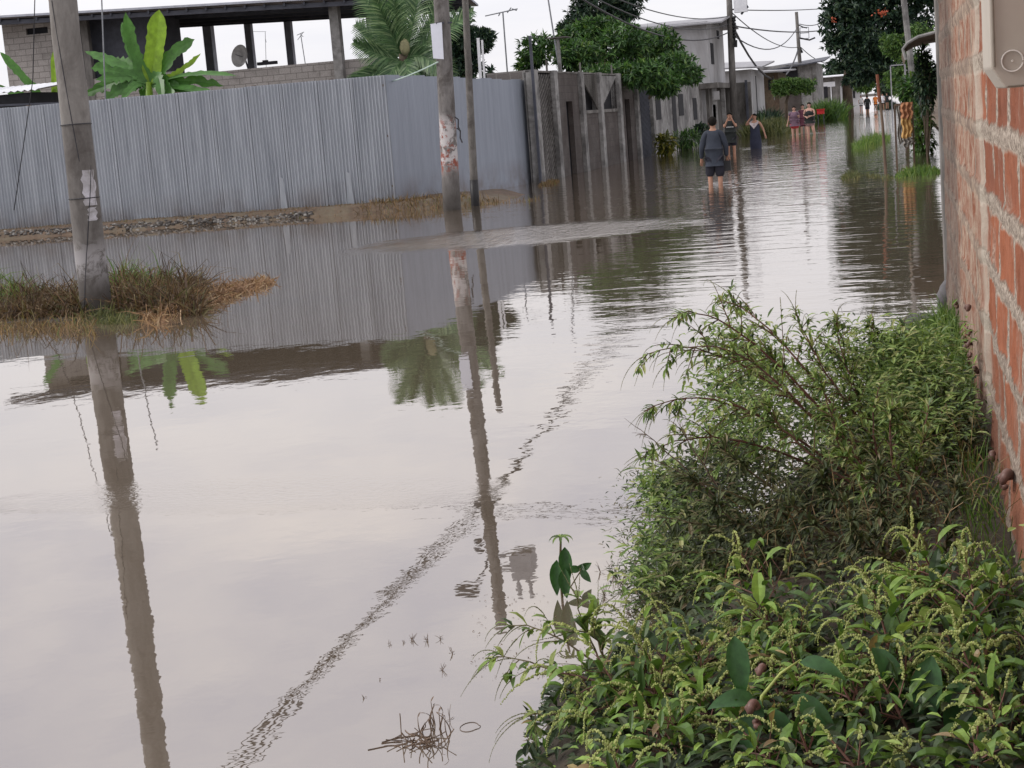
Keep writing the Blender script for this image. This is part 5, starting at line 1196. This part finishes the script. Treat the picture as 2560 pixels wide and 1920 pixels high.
# ---------------------------------------------------------------- foreground plants
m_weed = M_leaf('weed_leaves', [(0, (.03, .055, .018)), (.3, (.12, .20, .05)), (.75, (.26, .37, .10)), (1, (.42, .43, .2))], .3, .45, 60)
m_wdk = M_leaf('shaded_leaves', [(0, (.02, .026, .014)), (.5, (.06, .085, .032)), (.85, (.12, .15, .06)), (1, (.20, .16, .10))], .25, .6, 60)  # darker leaf mix: bush interior shade put into the colour, also used for brown weeds
m_amar = M_leaf('amaranth_leaves', [(0, (.028, .06, .016)), (.3, (.11, .205, .04)), (.8, (.26, .40, .075)), (.94, (.36, .42, .15)), (.97, (.38, .30, .14)), (1, (.22, .14, .08))], .28, .4, 45)
m_spike = M_leaf('flower_spikes', [(0, (.28, .34, .09)), (.6, (.46, .52, .18)), (1, (.6, .62, .3))], .3, .7, 60)
m_dryspk = M_leaf('dry_spikes', [(0, (.12, .12, .055)), (.6, (.24, .25, .12)), (1, (.34, .34, .18))], .25, .7, 60)
m_stem = M_plain('stem', (.12, .10, .045), (.07, .05, .03), 30, .6); m_stemr = M_plain('reddish_stem', (.14, .065, .045), (.07, .035, .03), 30, .6)
m_wdark2 = M_leaf('deep_shade_leaves', [(0, (.012, .022, .01)), (.6, (.032, .06, .02)), (1, (.08, .10, .045))], .2, .6, 60)  # leaf colours darkened to stand for shade between the foreground plants
m_big = M_leaf('broad_leaf', [(0, (.03, .085, .028)), (1, (.045, .12, .035))], .25, .35, 50)
def spike(b, p, d, Ln, r, droop=1.2, step=None):
    n = max(8, int(Ln/(r*.9))); q = V(p); d = d.normalized(); st = Ln/n
    for i in range(n):
        t = i/n; dd = (d*math.cos(droop*t)+V((0, 0, -1))*math.sin(droop*t)).normalized(); q = q+dd*st
        rr_ = r*(1-.55*t)*R.uniform(.75, 1.1)
        for k in range(3): b.blob(q+rdir()*rr_*.55, rr_*.62, 4, 2+1, (1, 1, 1))
def stem_path(p0, d0, ln, bend, n=12, grav=.0):
    pts = [V(p0)]; d = V(d0).normalized()
    for i in range(n): d = (d+bend/n+V((0, 0, -grav/n))+rv(.04)).normalized(); pts.append(pts[-1]+d*ln/n)
    return pts
def amaranth(t, base, d0, ln, leafL=.085, leafW=.035, spikes=5, bend=V((0, 0, 0)), branches=3, lm=None, sm=None, dens=1.0, spL=.12):
    ls, st, spks = MB(), MB(), []
    def run(p0, d, l_, r_, lvl):
        pts = stem_path(p0, d, l_, bend*(1 if lvl == 0 else .5), 10, .25); st.tube(pts, [r_*(1-.6*i/10) for i in range(11)], 6 if lvl == 0 else 4, False)
        nl = int(l_/.026*dens)
        for k in range(nl):
            f_ = (.18+.82*k/nl)*9.99; i = int(f_); p = pts[i].lerp(pts[i+1], f_-i); ax = (pts[i+1]-pts[i]).normalized()
            a = k*2.4+R.uniform(-.4, .4); sd = ax.cross(V((.3, .2, 1))).normalized(); o = (Matrix.Rotation(a, 3, ax)@sd)
            dl = (o*.9+ax*.45+V((0, 0, .15))).normalized(); pet = leafL*R.uniform(.3, .55); p2 = p+dl*pet
            st.tube([p, p2], .0012, 3, False); sc = R.uniform(.55, 1.15)*(1.05-.45*k/nl)
            ls.leaf(p2, dl, V((0, 0, 1)), leafL*sc, leafW*sc, R.uniform(.3, .9), R.uniform(.1, .35), 5, 'ovate')
        if lvl == 0:
            for k in range(branches):
                i = 2+int(6*k/max(1, branches)); ax = (pts[i+1]-pts[i]).normalized(); o = Matrix.Rotation(k*2.3+R.random(), 3, ax)@ax.cross(V((.3, .2, 1))).normalized()
                run(pts[i], (ax*.8+o*.8), l_*(.55-.3*i/10), r_*.55, 1)
        ns = spikes if lvl == 0 else max(1, spikes//3)
        for k in range(ns):
            i = 10-int(3*k/ns) if lvl == 0 else 10-int(2*k/ns)
            ax = (pts[i]-pts[i-1]).normalized(); o = (rdir()); o = (ax*(1.2 if k == 0 else .5)+o*.7+V((0, 0, .15))).normalized()
            L_ = spL*R.uniform(.45, 1.1)*(1.25 if k == 0 else .8); spk = MB(); spks.append(spk); spike(spk, pts[i], o, L_, .0062, R.uniform(.9, 1.9))
    run(base, d0, ln, .0055, 0)
    t.part('stem', st, sm or m_stemr); t.part('leaves', ls, lm or m_amar); [t.part('flower_spike', s_, m_spike) for s_ in spks]
def on_bank(x, y): return V((x, y, bankz(x, y)))
def at_z(px, py, z): return G(px, py, z)
# named plants: (pixel of the top, height, distance y, lean, label)
named = [
 (2330, 1350, 4.35, 'amaranth with one long beaded flower spike arching over to the right, near the wall', .55, 6, .17),
 (1870, 1405, 4.30, 'amaranth whose yellow green spikes arch to the left in the middle of the foreground', .50, 8, .15),
 (2200, 1520, 3.95, 'big amaranth with a cluster of drooping spikes in the centre of the foreground weeds', .50, 9, .14),
 (2110, 1690, 3.75, 'amaranth with short spikes drooping to the left near the bottom edge', .34, 7, .13),
 (2440, 1420, 4.05, 'bushy amaranth with pale tips right beside the foot of the brick wall', .46, 8, .10),
 (2430, 1600, 3.80, 'amaranth with a thick hanging spike at the lower right', .36, 7, .12),
 (2250, 1880, 3.45, 'amaranth with a crown of short spikes at the very bottom edge', .28, 9, .08),
 (1620, 1590, 3.95, 'green leafy amaranth leaning left over the water at the bottom', .30, 7, .16),
 (1750, 1740, 3.75, 'light green amaranth with radiating leaves at the bottom middle', .30, 6, .12),
 (1420, 1680, 3.98, 'thin amaranth stretching farthest left over the water with long drooping spikes', .26, 8, .17),
 (1500, 1780, 3.86, 'low bright green amaranth at the left edge of the foreground weeds', .24, 6, .13),
 (2520, 1750, 3.70, 'leafy amaranth in the bottom right corner', .30, 5, .10)]
def top_to_base(px, py, y, hgt):
    p = AY(px, py, y); return p
for px, py, y, lb, hgt, nsp, spL in named:
    top = AY(px, py, y); bx_ = min(.24, top.x+R.uniform(-.02, .10)); by = y-.05
    if px < 1560: bx_ = top.x+.28
    z0 = bankz(bx_, by); h_ = max(.15, top.z-z0)
    base = V((bx_, by, z0)); d = (top-base); t = Thing('amaranth_plant', base, lb, 'plant')
    amaranth(t, base, d+V((.0, 0, .05)), d.length*1.1, .115, .038, nsp, V((-.25, 0, 0)), 4, spL=spL*1.35, dens=1.15)
gl_ = 'leafy amaranth weed crowded among its neighbours in the foreground mass'
k = 0
while k < 38:
    px = R.uniform(1560, 2600); py = R.uniform(1480, 2050) if px > 1800 else R.uniform(1700, 2050)
    y = 4.75-(py-1400)/650*1.35+R.uniform(-.1, .1)
    top = AY(px, py, y)
    if top.x > .28: continue
    bx_ = min(.27, top.x+R.uniform(-.05, .08)); z0 = bankz(bx_, y); 
    if z0 < -.03 and px > 1800: z0 = 0
    h_ = top.z-z0
    if h_ < .08 or h_ > .75: top.z = z0+min(.6, max(.15, h_)); h_ = top.z-z0
    base = V((bx_, y-.04, z0)); d = top-base; t = Thing('amaranth_plant', base, gl_, 'plant', 'amaranth weeds of the foreground')
    amaranth(t, base, d, d.length, R.uniform(.08, .12), R.uniform(.026, .04), 2 if k % 2 else 4, V((-.15, 0, 0)), 4, dens=1.15, spL=.12); k += 1
# reclining plant over the water at the lower middle
def spread_plant(name, base, arms_, label, leafn=10, lm=None, ll=.06, lw=.018, sp_mat=None, spn=6, spl=.1, spr=.0024, sm=None, dr=(.6, 1.5), cat='plant', r0=.005):
    t = Thing(name, base, label, cat); st, ls, spk = MB(), MB(), MB()
    for (p1, p2, tw) in arms_:
        pts = bez(V(base), V(p1), V(p2), 16); pts = [p+rv(.004) for p in pts]; ln = (pts[-1]-pts[0]).length; st.tube(pts, [r0*(1-.75*i/16) for i in range(17)], 5, False)
        for k in range(int(tw)):
            i = R.randint(5, 15); ax = (pts[i+1]-pts[i]).normalized(); o = (rdir()+ax*1.1); o.normalize(); bl = ln*R.uniform(.12, .30)*(1.25-i/16)
            bp_ = stem_path(pts[i], o, bl, V((0, 0, 0)), 6, .5); st.tube(bp_, [r0*.4*(1-.6*j/6) for j in range(7)], 4, False)
            for q in range(leafn):
                j = R.randint(0, 5); ax2 = (bp_[j+1]-bp_[j]).normalized(); d = (rdir()*.9+ax2*.9).normalized(); ls.leaf(bp_[j].lerp(bp_[j+1], R.random()), d, V((0, 0, 1)), ll*R.uniform(.5, 1.2), lw*R.uniform(.6, 1.3), R.uniform(.2, .8), .2, 3, 'lance')
            if R.random() < spn/10: spike(spk, bp_[-1], (bp_[-1]-bp_[-2]), spl*R.uniform(.5, 1.2), spr, R.uniform(*dr))
        for k in range(int(leafn*1.6)):
            i = R.randint(3, 15); ax = (pts[i+1]-pts[i]).normalized(); d = (rdir()*.9+ax*.6).normalized(); ls.leaf(pts[i], d, V((0, 0, 1)), ll*R.uniform(.7, 1.4), lw*R.uniform(.8, 1.4), .5, .2, 3, 'lance')
        for k in range(3): spike(spk, pts[-1-k], ((pts[-1]-pts[-2]).normalized()+rdir()*.5), spl*R.uniform(.7, 1.4), spr, R.uniform(*dr))
    t.part('stem', st, sm or m_stemr); t.part('leaves', ls, lm or m_weed)
    if spk.v: t.part('seed_spikes', spk, sp_mat or m_dryspk)
    return t
ba = V((-.62, 4.05, -.03))
spread_plant('sprawling_weed', ba, [(AY(1390, 1640, 4.1), AY(1240, 1640, 4.15), 8), (AY(1450, 1560, 4.1), AY(1270, 1560, 4.2), 7), (AY(1420, 1760, 4.0), AY(1310, 1790, 3.95), 6)], 'weed with long thin drooping seed spikes reaching left over the water at the bottom', 5, m_weed, .05, .018, m_dryspk, 9, .13, .0025, sm=m_stem)
bb = V((-.75, 4.25, -.02))
spread_plant('sprawling_weed', bb, [(AY(1440, 1580, 4.25), AY(1500, 1520, 4.3), 5), (AY(1460, 1640, 4.2), AY(1440, 1480, 4.25), 2)], 'small weed with one upright seed spike pointing up to the right above the water', 6, m_weed, .06, .022, m_dryspk, 3, .09, .0028, sm=m_stem, dr=(-.2, .3))
# upper bush: several woody weeds leaning over the water
bush = [
 ((-.10, 6.3), [((1790, 760, 6.2), (1595, 900, 6.0), 12), ((1830, 720, 6.2), (1680, 790, 6.2), 10), ((1930, 760, 6.3), (1800, 750, 6.5), 10)], 'tall weed arching far left over the water with drooping spiky tips', m_weed),
 ((-.14, 6.1), [((1800, 900, 6.0), (1610, 1030, 5.8), 12), ((1900, 820, 6.0), (1720, 870, 6.0), 10), ((1800, 1010, 5.9), (1610, 1140, 5.7), 11)], 'weed of the bush spreading left at mid height over the pale water', m_weed),
 ((-.05, 6.6), [((2050, 950, 6.6), (1990, 780, 6.7), 12), ((2100, 950, 6.7), (2090, 790, 6.8), 12), ((1990, 1000, 6.5), (1900, 850, 6.6), 12)], 'upright weed of the bush with feathery narrow leaves, top middle', m_weed),
 ((.05, 7.2), [((2180, 950, 7.2), (2180, 780, 7.4), 12), ((2230, 950, 7.2), (2260, 800, 7.4), 12), ((2130, 950, 7.2), (2060, 860, 7.2), 12)], 'feathery weed at the top right of the bush below the green grass', m_weed),
 ((-.05, 5.9), [((2080, 1100, 5.8), (2050, 940, 5.9), 12), ((2150, 1100, 5.9), (2200, 960, 6.0), 12), ((2000, 1150, 5.8), (1900, 1000, 5.9), 12)], 'dense dark weed in the heart of the bush', m_weed),
 ((.02, 5.7), [((2200, 1150, 5.6), (2230, 1010, 5.7), 12), ((2280, 1150, 5.7), (2330, 1000, 5.9), 12), ((2120, 1200, 5.6), (2080, 1060, 5.7), 12)], 'weed of the bush growing close beside the snail covered wall', m_weed),
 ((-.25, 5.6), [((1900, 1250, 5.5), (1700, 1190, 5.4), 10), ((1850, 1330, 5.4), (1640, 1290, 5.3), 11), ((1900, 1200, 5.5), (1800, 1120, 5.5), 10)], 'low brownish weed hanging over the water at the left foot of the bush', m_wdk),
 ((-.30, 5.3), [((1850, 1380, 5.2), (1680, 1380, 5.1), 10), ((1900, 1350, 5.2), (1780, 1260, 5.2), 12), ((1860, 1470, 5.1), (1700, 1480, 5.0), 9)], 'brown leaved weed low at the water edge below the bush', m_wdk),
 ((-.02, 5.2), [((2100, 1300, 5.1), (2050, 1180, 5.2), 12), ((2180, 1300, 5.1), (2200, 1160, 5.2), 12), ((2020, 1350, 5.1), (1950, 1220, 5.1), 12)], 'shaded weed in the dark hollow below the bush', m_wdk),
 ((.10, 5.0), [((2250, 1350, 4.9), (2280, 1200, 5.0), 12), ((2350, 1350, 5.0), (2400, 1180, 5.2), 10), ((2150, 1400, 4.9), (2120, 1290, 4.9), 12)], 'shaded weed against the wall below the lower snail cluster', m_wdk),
]
for (bx_, by), arms_, lb, lm in bush:
    base = on_bank(bx_, by); spread_plant('bush_weed', base, [(AY(*a_), AY(*c_), n_*1.5) for a_, c_, n_ in arms_], lb, 12, lm, .046, .0115, m_dryspk, 8, .10, .0026, sm=m_stemr if lm is m_weed else m_stem, dr=(.5, 1.5), r0=.0065)
# a few large leaves in the bush
def bigleaf(t, b, px, py, y, dx, dz, l_, w_):
    p = AY(px, py, y); b.leaf(p, V((dx, -.3, dz)), V((0, -.6, .8)), l_, w_, .5, .2, 7, 'ovate')
# stuff: mixed undergrowth between the plants
def undergrowth(name, label, fn, n, mat, ll, lw, shape='lance', seg=3, up=.4):
    b = MB()
    for _ in range(n):
        p, sc = fn(); d = rdir(); d.z = abs(d.z)*up+R.uniform(-.3, .3); d.normalize(); b.leaf(p, d, V((0, -.3, 1)), ll*R.uniform(.5, 1.3)*sc, lw*R.uniform(.6, 1.3)*sc, R.uniform(.1, .8), .2, seg, shape)
    o = b.build(name, mat, origin=(0, 5, .1)); return tag(o, label, 'undergrowth', kind='stuff')
def ug(y0, y1, zmax, pw=1.0, margin=.05):
    def fn():
        while True:
            y = R.uniform(y0, y1); e = interp(EDGE, y)+margin; x = R.uniform(e, .31); z0 = bankz(x, y)
            prof = min(1, (x-e)/.5+.12); return V((x, y, max(0, z0)+zmax*prof*R.random()**pw)), 1
    return fn
def clumps(lst):
    cs = []
    for px, py, _, r_ in lst:
        yy = 7.4-(py-850)/650*2.3; p = AY(px, py, yy); 
        if p.x > .22: p.x = .22
        cs.append((p, r_))
    def fn():
        p, r_ = R.choice(cs); q = p+V((R.gauss(0, r_*.6), R.gauss(0, r_*.8), R.gauss(0, r_*.6))); q.x = min(q.x, .31); q.z = max(q.z, .0); return q, 1
    return fn
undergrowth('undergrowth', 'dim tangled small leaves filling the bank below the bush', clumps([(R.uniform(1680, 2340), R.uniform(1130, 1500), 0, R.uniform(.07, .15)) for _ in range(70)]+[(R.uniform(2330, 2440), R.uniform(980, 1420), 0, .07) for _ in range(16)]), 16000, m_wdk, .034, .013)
undergrowth('undergrowth', 'green narrow leaves filling the upper bush', clumps([(R.uniform(1790, 2380), R.uniform(850, 1180), 0, R.uniform(.07, .15)) for _ in range(62)]+[(R.uniform(1620, 1800), R.uniform(1200, 1480), 0, R.uniform(.05, .10)) for _ in range(16)]), 14000, m_weed, .055, .0125)
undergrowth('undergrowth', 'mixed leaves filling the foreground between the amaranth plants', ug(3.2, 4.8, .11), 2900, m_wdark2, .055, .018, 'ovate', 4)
undergrowth('undergrowth', 'small bright leaves low among the foreground weeds', ug(3.2, 4.8, .20), 700, m_amar, .05, .015)
tuft('bank_grass', 'dense green grass hump on the bank against the wall below the rocks', lambda: ((lambda x, y: (V((x, y, bankz(x, y)-.02)), 1))(R.uniform(-.18, .30), R.uniform(7.6, 11.2))), 6500, .26, m_grass, .007, droop=1.1, seg=4)
tuft('bank_grass', 'dry pale grass blades tangled in the bush shade', lambda: ((lambda x, y: (V((x, y, bankz(x, y)+R.uniform(0, .2))), 1))(R.uniform(-.6, .30), R.uniform(4.8, 7))), 420, .2, m_drygrass, .0035, droop=1.6, seg=4)
tuft('bank_grass', 'green grass blades at the foot of the wall in the foreground', lambda: ((lambda x, y: (V((x, y, bankz(x, y))), 1))(R.uniform(.15, .31), R.uniform(3.6, 6.5))), 260, .2, m_grass, .006, droop=1.0, seg=4)
# broad leaf plant with two snails at the bottom
bp0 = V((-.40, 3.62, .08)); t = Thing('broadleaf_plant', bp0, 'plant with large smooth drooping leaves around a bright green stalk at the bottom', 'plant')
b = MB(); hub = AY(1905, 1740, 3.62); tp_ = AY(2000, 1650, 3.66); b.tube([bp0, hub, hub.lerp(tp_, .5)+V((.0, 0, .012)), tp_], [.005, .0045, .0035, .002], 7); t.part('stem', b, m_spike, smooth=True)
for a_, dx, dz, l_, w_ in (((1835, 1590, 3.66), .15, -1, .15, .055), ((1900, 1750, 3.6), -.35, -.9, .15, .06), ((1890, 1755, 3.6), -1, .35, .12, .05), ((1930, 1770, 3.6), .35, -.9, .15, .06), ((1980, 1740, 3.62), .9, -.5, .15, .055), ((2000, 1655, 3.66), 1, .05, .12, .04), ((2015, 1775, 3.6), .4, -1, .16, .065), ((2390, 1700, 3.7), .1, -1, .22, .085), ((2330, 1640, 3.74), -.2, -.9, .2, .075), ((2180, 1620, 3.8), .5, -.6, .16, .06)):
    b = MB(); bigleaf(t, b, *a_, dx, dz, l_, w_); t.part('leaf', b, m_big, smooth=True)
for px, py, s_, lb in ((1897, 1772, .017, 'brown snail hanging on the green stalk at the bottom'), (1905, 1808, .012, 'smaller snail just below the one on the green stalk'), (1912, 1678, .012, 'pale snail on the weeds above the green stalk')):
    o = snail(AY(px, py, 3.56), s_, lb)
# wilted plant standing in the water
pw = G(1405, 1492); t = Thing('water_weed', pw, 'wilted weed with rolled hanging leaves standing alone in the still water', 'plant')
y = pw.y; b = MB(); b.tube([pw-V((0, 0, .05)), AY(1400, 1420, y), AY(1402, 1350, y)], [.005, .005, .004], 6); t.part('stem', b, m_stem)
for a_, dx, dz, l_, w_ in (((1412, 1368, y), .1, -1, .12, .05), ((1392, 1400, y), -.05, -1, .13, .045), ((1412, 1420, y-.02), .02, -1, .11, .045)):
    b = MB(); b.leaf(AY(*a_), V((dx, -.1, dz)), V((0, -1, 0)), l_, w_, .15, .5, 8, 'ovate'); t.part('leaf', b, m_big, smooth=True)
b = MB()
for k in range(9): a = k*.7; b.leaf(AY(1402, 1346, y), V((math.cos(a), math.sin(a), .55)), V((0, 0, 1)), .055, .012, .9, .2, 5, 'lance')
t.part('top_leaves', b, m_weed)
pw = G(1455, 1462); t = Thing('water_weed', pw, 'small weed with three pointed star shaped leaves over the water, right of the wilted weed', 'plant'); y = pw.y
b = MB(); b.tube([G(1420, 1470)-V((0, 0, .01)), AY(1450, 1430, y), AY(1452, 1420, y)], .0025, 5); t.part('stem', b, m_stem)
b = MB()
for dx, dz, l_ in ((.9, .7, .055), (-1, .25, .06), (.75, -.8, .06), (.2, .6, .03)): b.leaf(AY(1452, 1424, y), V((dx, -.25, dz)), V((0, -1, .1)), l_, .03, .15, .2, 6, 'ovate')
t.part('leaves', b, m_big)
# floating twig clump and sprigs
pt = G(1060, 1850); t = Thing('floating_twigs', pt, 'tangle of dead curled twigs floating at the bottom middle', 'twigs'); b = MB()
for k in range(44):
    c_ = G(R.gauss(1045, 38), R.gauss(1856, 12)); d = V((R.uniform(-1, 1), R.uniform(-1, 1), R.uniform(0, .35))); q = stem_path(c_+V((0, 0, .0)), d, R.uniform(.03, .08), rv(2.6), 7, .3); q = [V((p.x, p.y, max(.001, p.z))) for p in q]; b.tube(q, .0016, 4)
for k in range(12):
    c_ = G(R.gauss(1085, 20), R.gauss(1830, 12)); q = stem_path(c_, V((R.uniform(-.5, .3), 0, 1)), R.uniform(.04, .09), rv(.8), 6); b.tube(q, [.0022*(1-.6*i/6) for i in range(7)], 4)
    b.leaf(q[-1], rdir(), V((0, 0, 1)), .02, .006, .3, .1, 3, 'lance')
t.part('twigs', b, m_wood, kind='stuff')
b = MB(); c_ = G(1173, 1818); pts = []
for i in range(25):
    a = 2*PI*i/24; r_ = .026*(1 if abs(a) > .4 and abs(a-2*PI) > .4 else 1.25); pts.append(c_+V((math.cos(a)*r_, math.sin(a)*.036, .001)))
b.tube(pts, .0009, 4); tag(b.build('grass_loop', m_wood, origin=c_), 'thin loop of a bent stalk lying on the water right of the floating twigs', 'stalk')
def sprigs(name, label, lst, group=None):
    for (px, py, hgt, n) in lst:
        p = G(px, py); b = MB()
        for k in range(n): q = stem_path(p+rv(.004), V((R.uniform(-.6, .6), R.uniform(-.4, .4), 1)), hgt*R.uniform(.5, 1), rv(.6), 5); b.tube(q, [.0013*(1-.6*i/5) for i in range(6)], 3, False)
        for k in range(n): b.leaf(p+rv(.003), V((R.uniform(-1, 1), R.uniform(-1, 1), .25)), V((0, 0, 1)), hgt*.5, .003, .3, .1, 3, 'lance')
        tag(b.build(name, m_wood, origin=p), label, 'sprig', group)
sprigs('sprig', 'tiny dark sprig poking out of the still water left of the sprawling weed', [(975, 1612, .02, 3), (1010, 1607, .014, 3), (1032, 1600, .035, 5), (1068, 1602, .035, 4), (1100, 1598, .03, 3), (1130, 1635, .035, 4), (1108, 1675, .03, 4), (1125, 1800, .05, 2), (912, 1745, .02, 2), (950, 1700, .012, 2)], 'sprigs left of the sprawling weed')
sprigs('sprig', 'thin dark sprig with bare twigs in the water between the wilted weed and the bush', [(1535, 1440, .10, 7), (1560, 1470, .08, 8), (1600, 1500, .09, 8), (1510, 1490, .06, 6), (1585, 1420, .08, 7), (1500, 1430, .05, 4), (1640, 1540, .10, 9), (1570, 1530, .05, 5), (1620, 1450, .10, 9), (1545, 1580, .04, 4)], 'sprigs between the weed and the bush')
def flo():
    p = G(R.uniform(1180, 1700), R.uniform(1480, 1700)); p.z = .002; return p, R.uniform(.3, 1)
undergrowth('floating_debris', 'scattered dark leaf bits floating on the water between the weeds', flo, 420, m_wood, .016, .004, up=.05)
def flo2():
    p = G(R.gauss(1640, 50), R.uniform(1200, 1560)); p.z = R.uniform(0, .08); return p, 1
undergrowth('floating_debris', 'sparse brown weeds standing at the water edge left of the bush', flo2, 1500, m_wdk, .03, .006)
def flo3():
    p = G(R.uniform(-40, 250), R.uniform(798, 830)); p.z = .01; return p, 1
for t_ in range(1): pass
# slanting twig with small buds left of the bush
pb_ = on_bank(-.55, 5.75); spread_plant('budded_twig', pb_, [(AY(1740, 1180, 5.7), AY(1600, 1075, 5.7), 5), (AY(1740, 1150, 5.7), AY(1700, 1065, 5.7), 4), (AY(1760, 1200, 5.7), AY(1640, 1150, 5.6), 4)], 'dark thin twigs covered in tiny buds against the water, left middle of the bush', 4, m_wdk, .016, .006, m_wood, 8, .06, .002, dr=(-.3, .5), sm=m_wood)
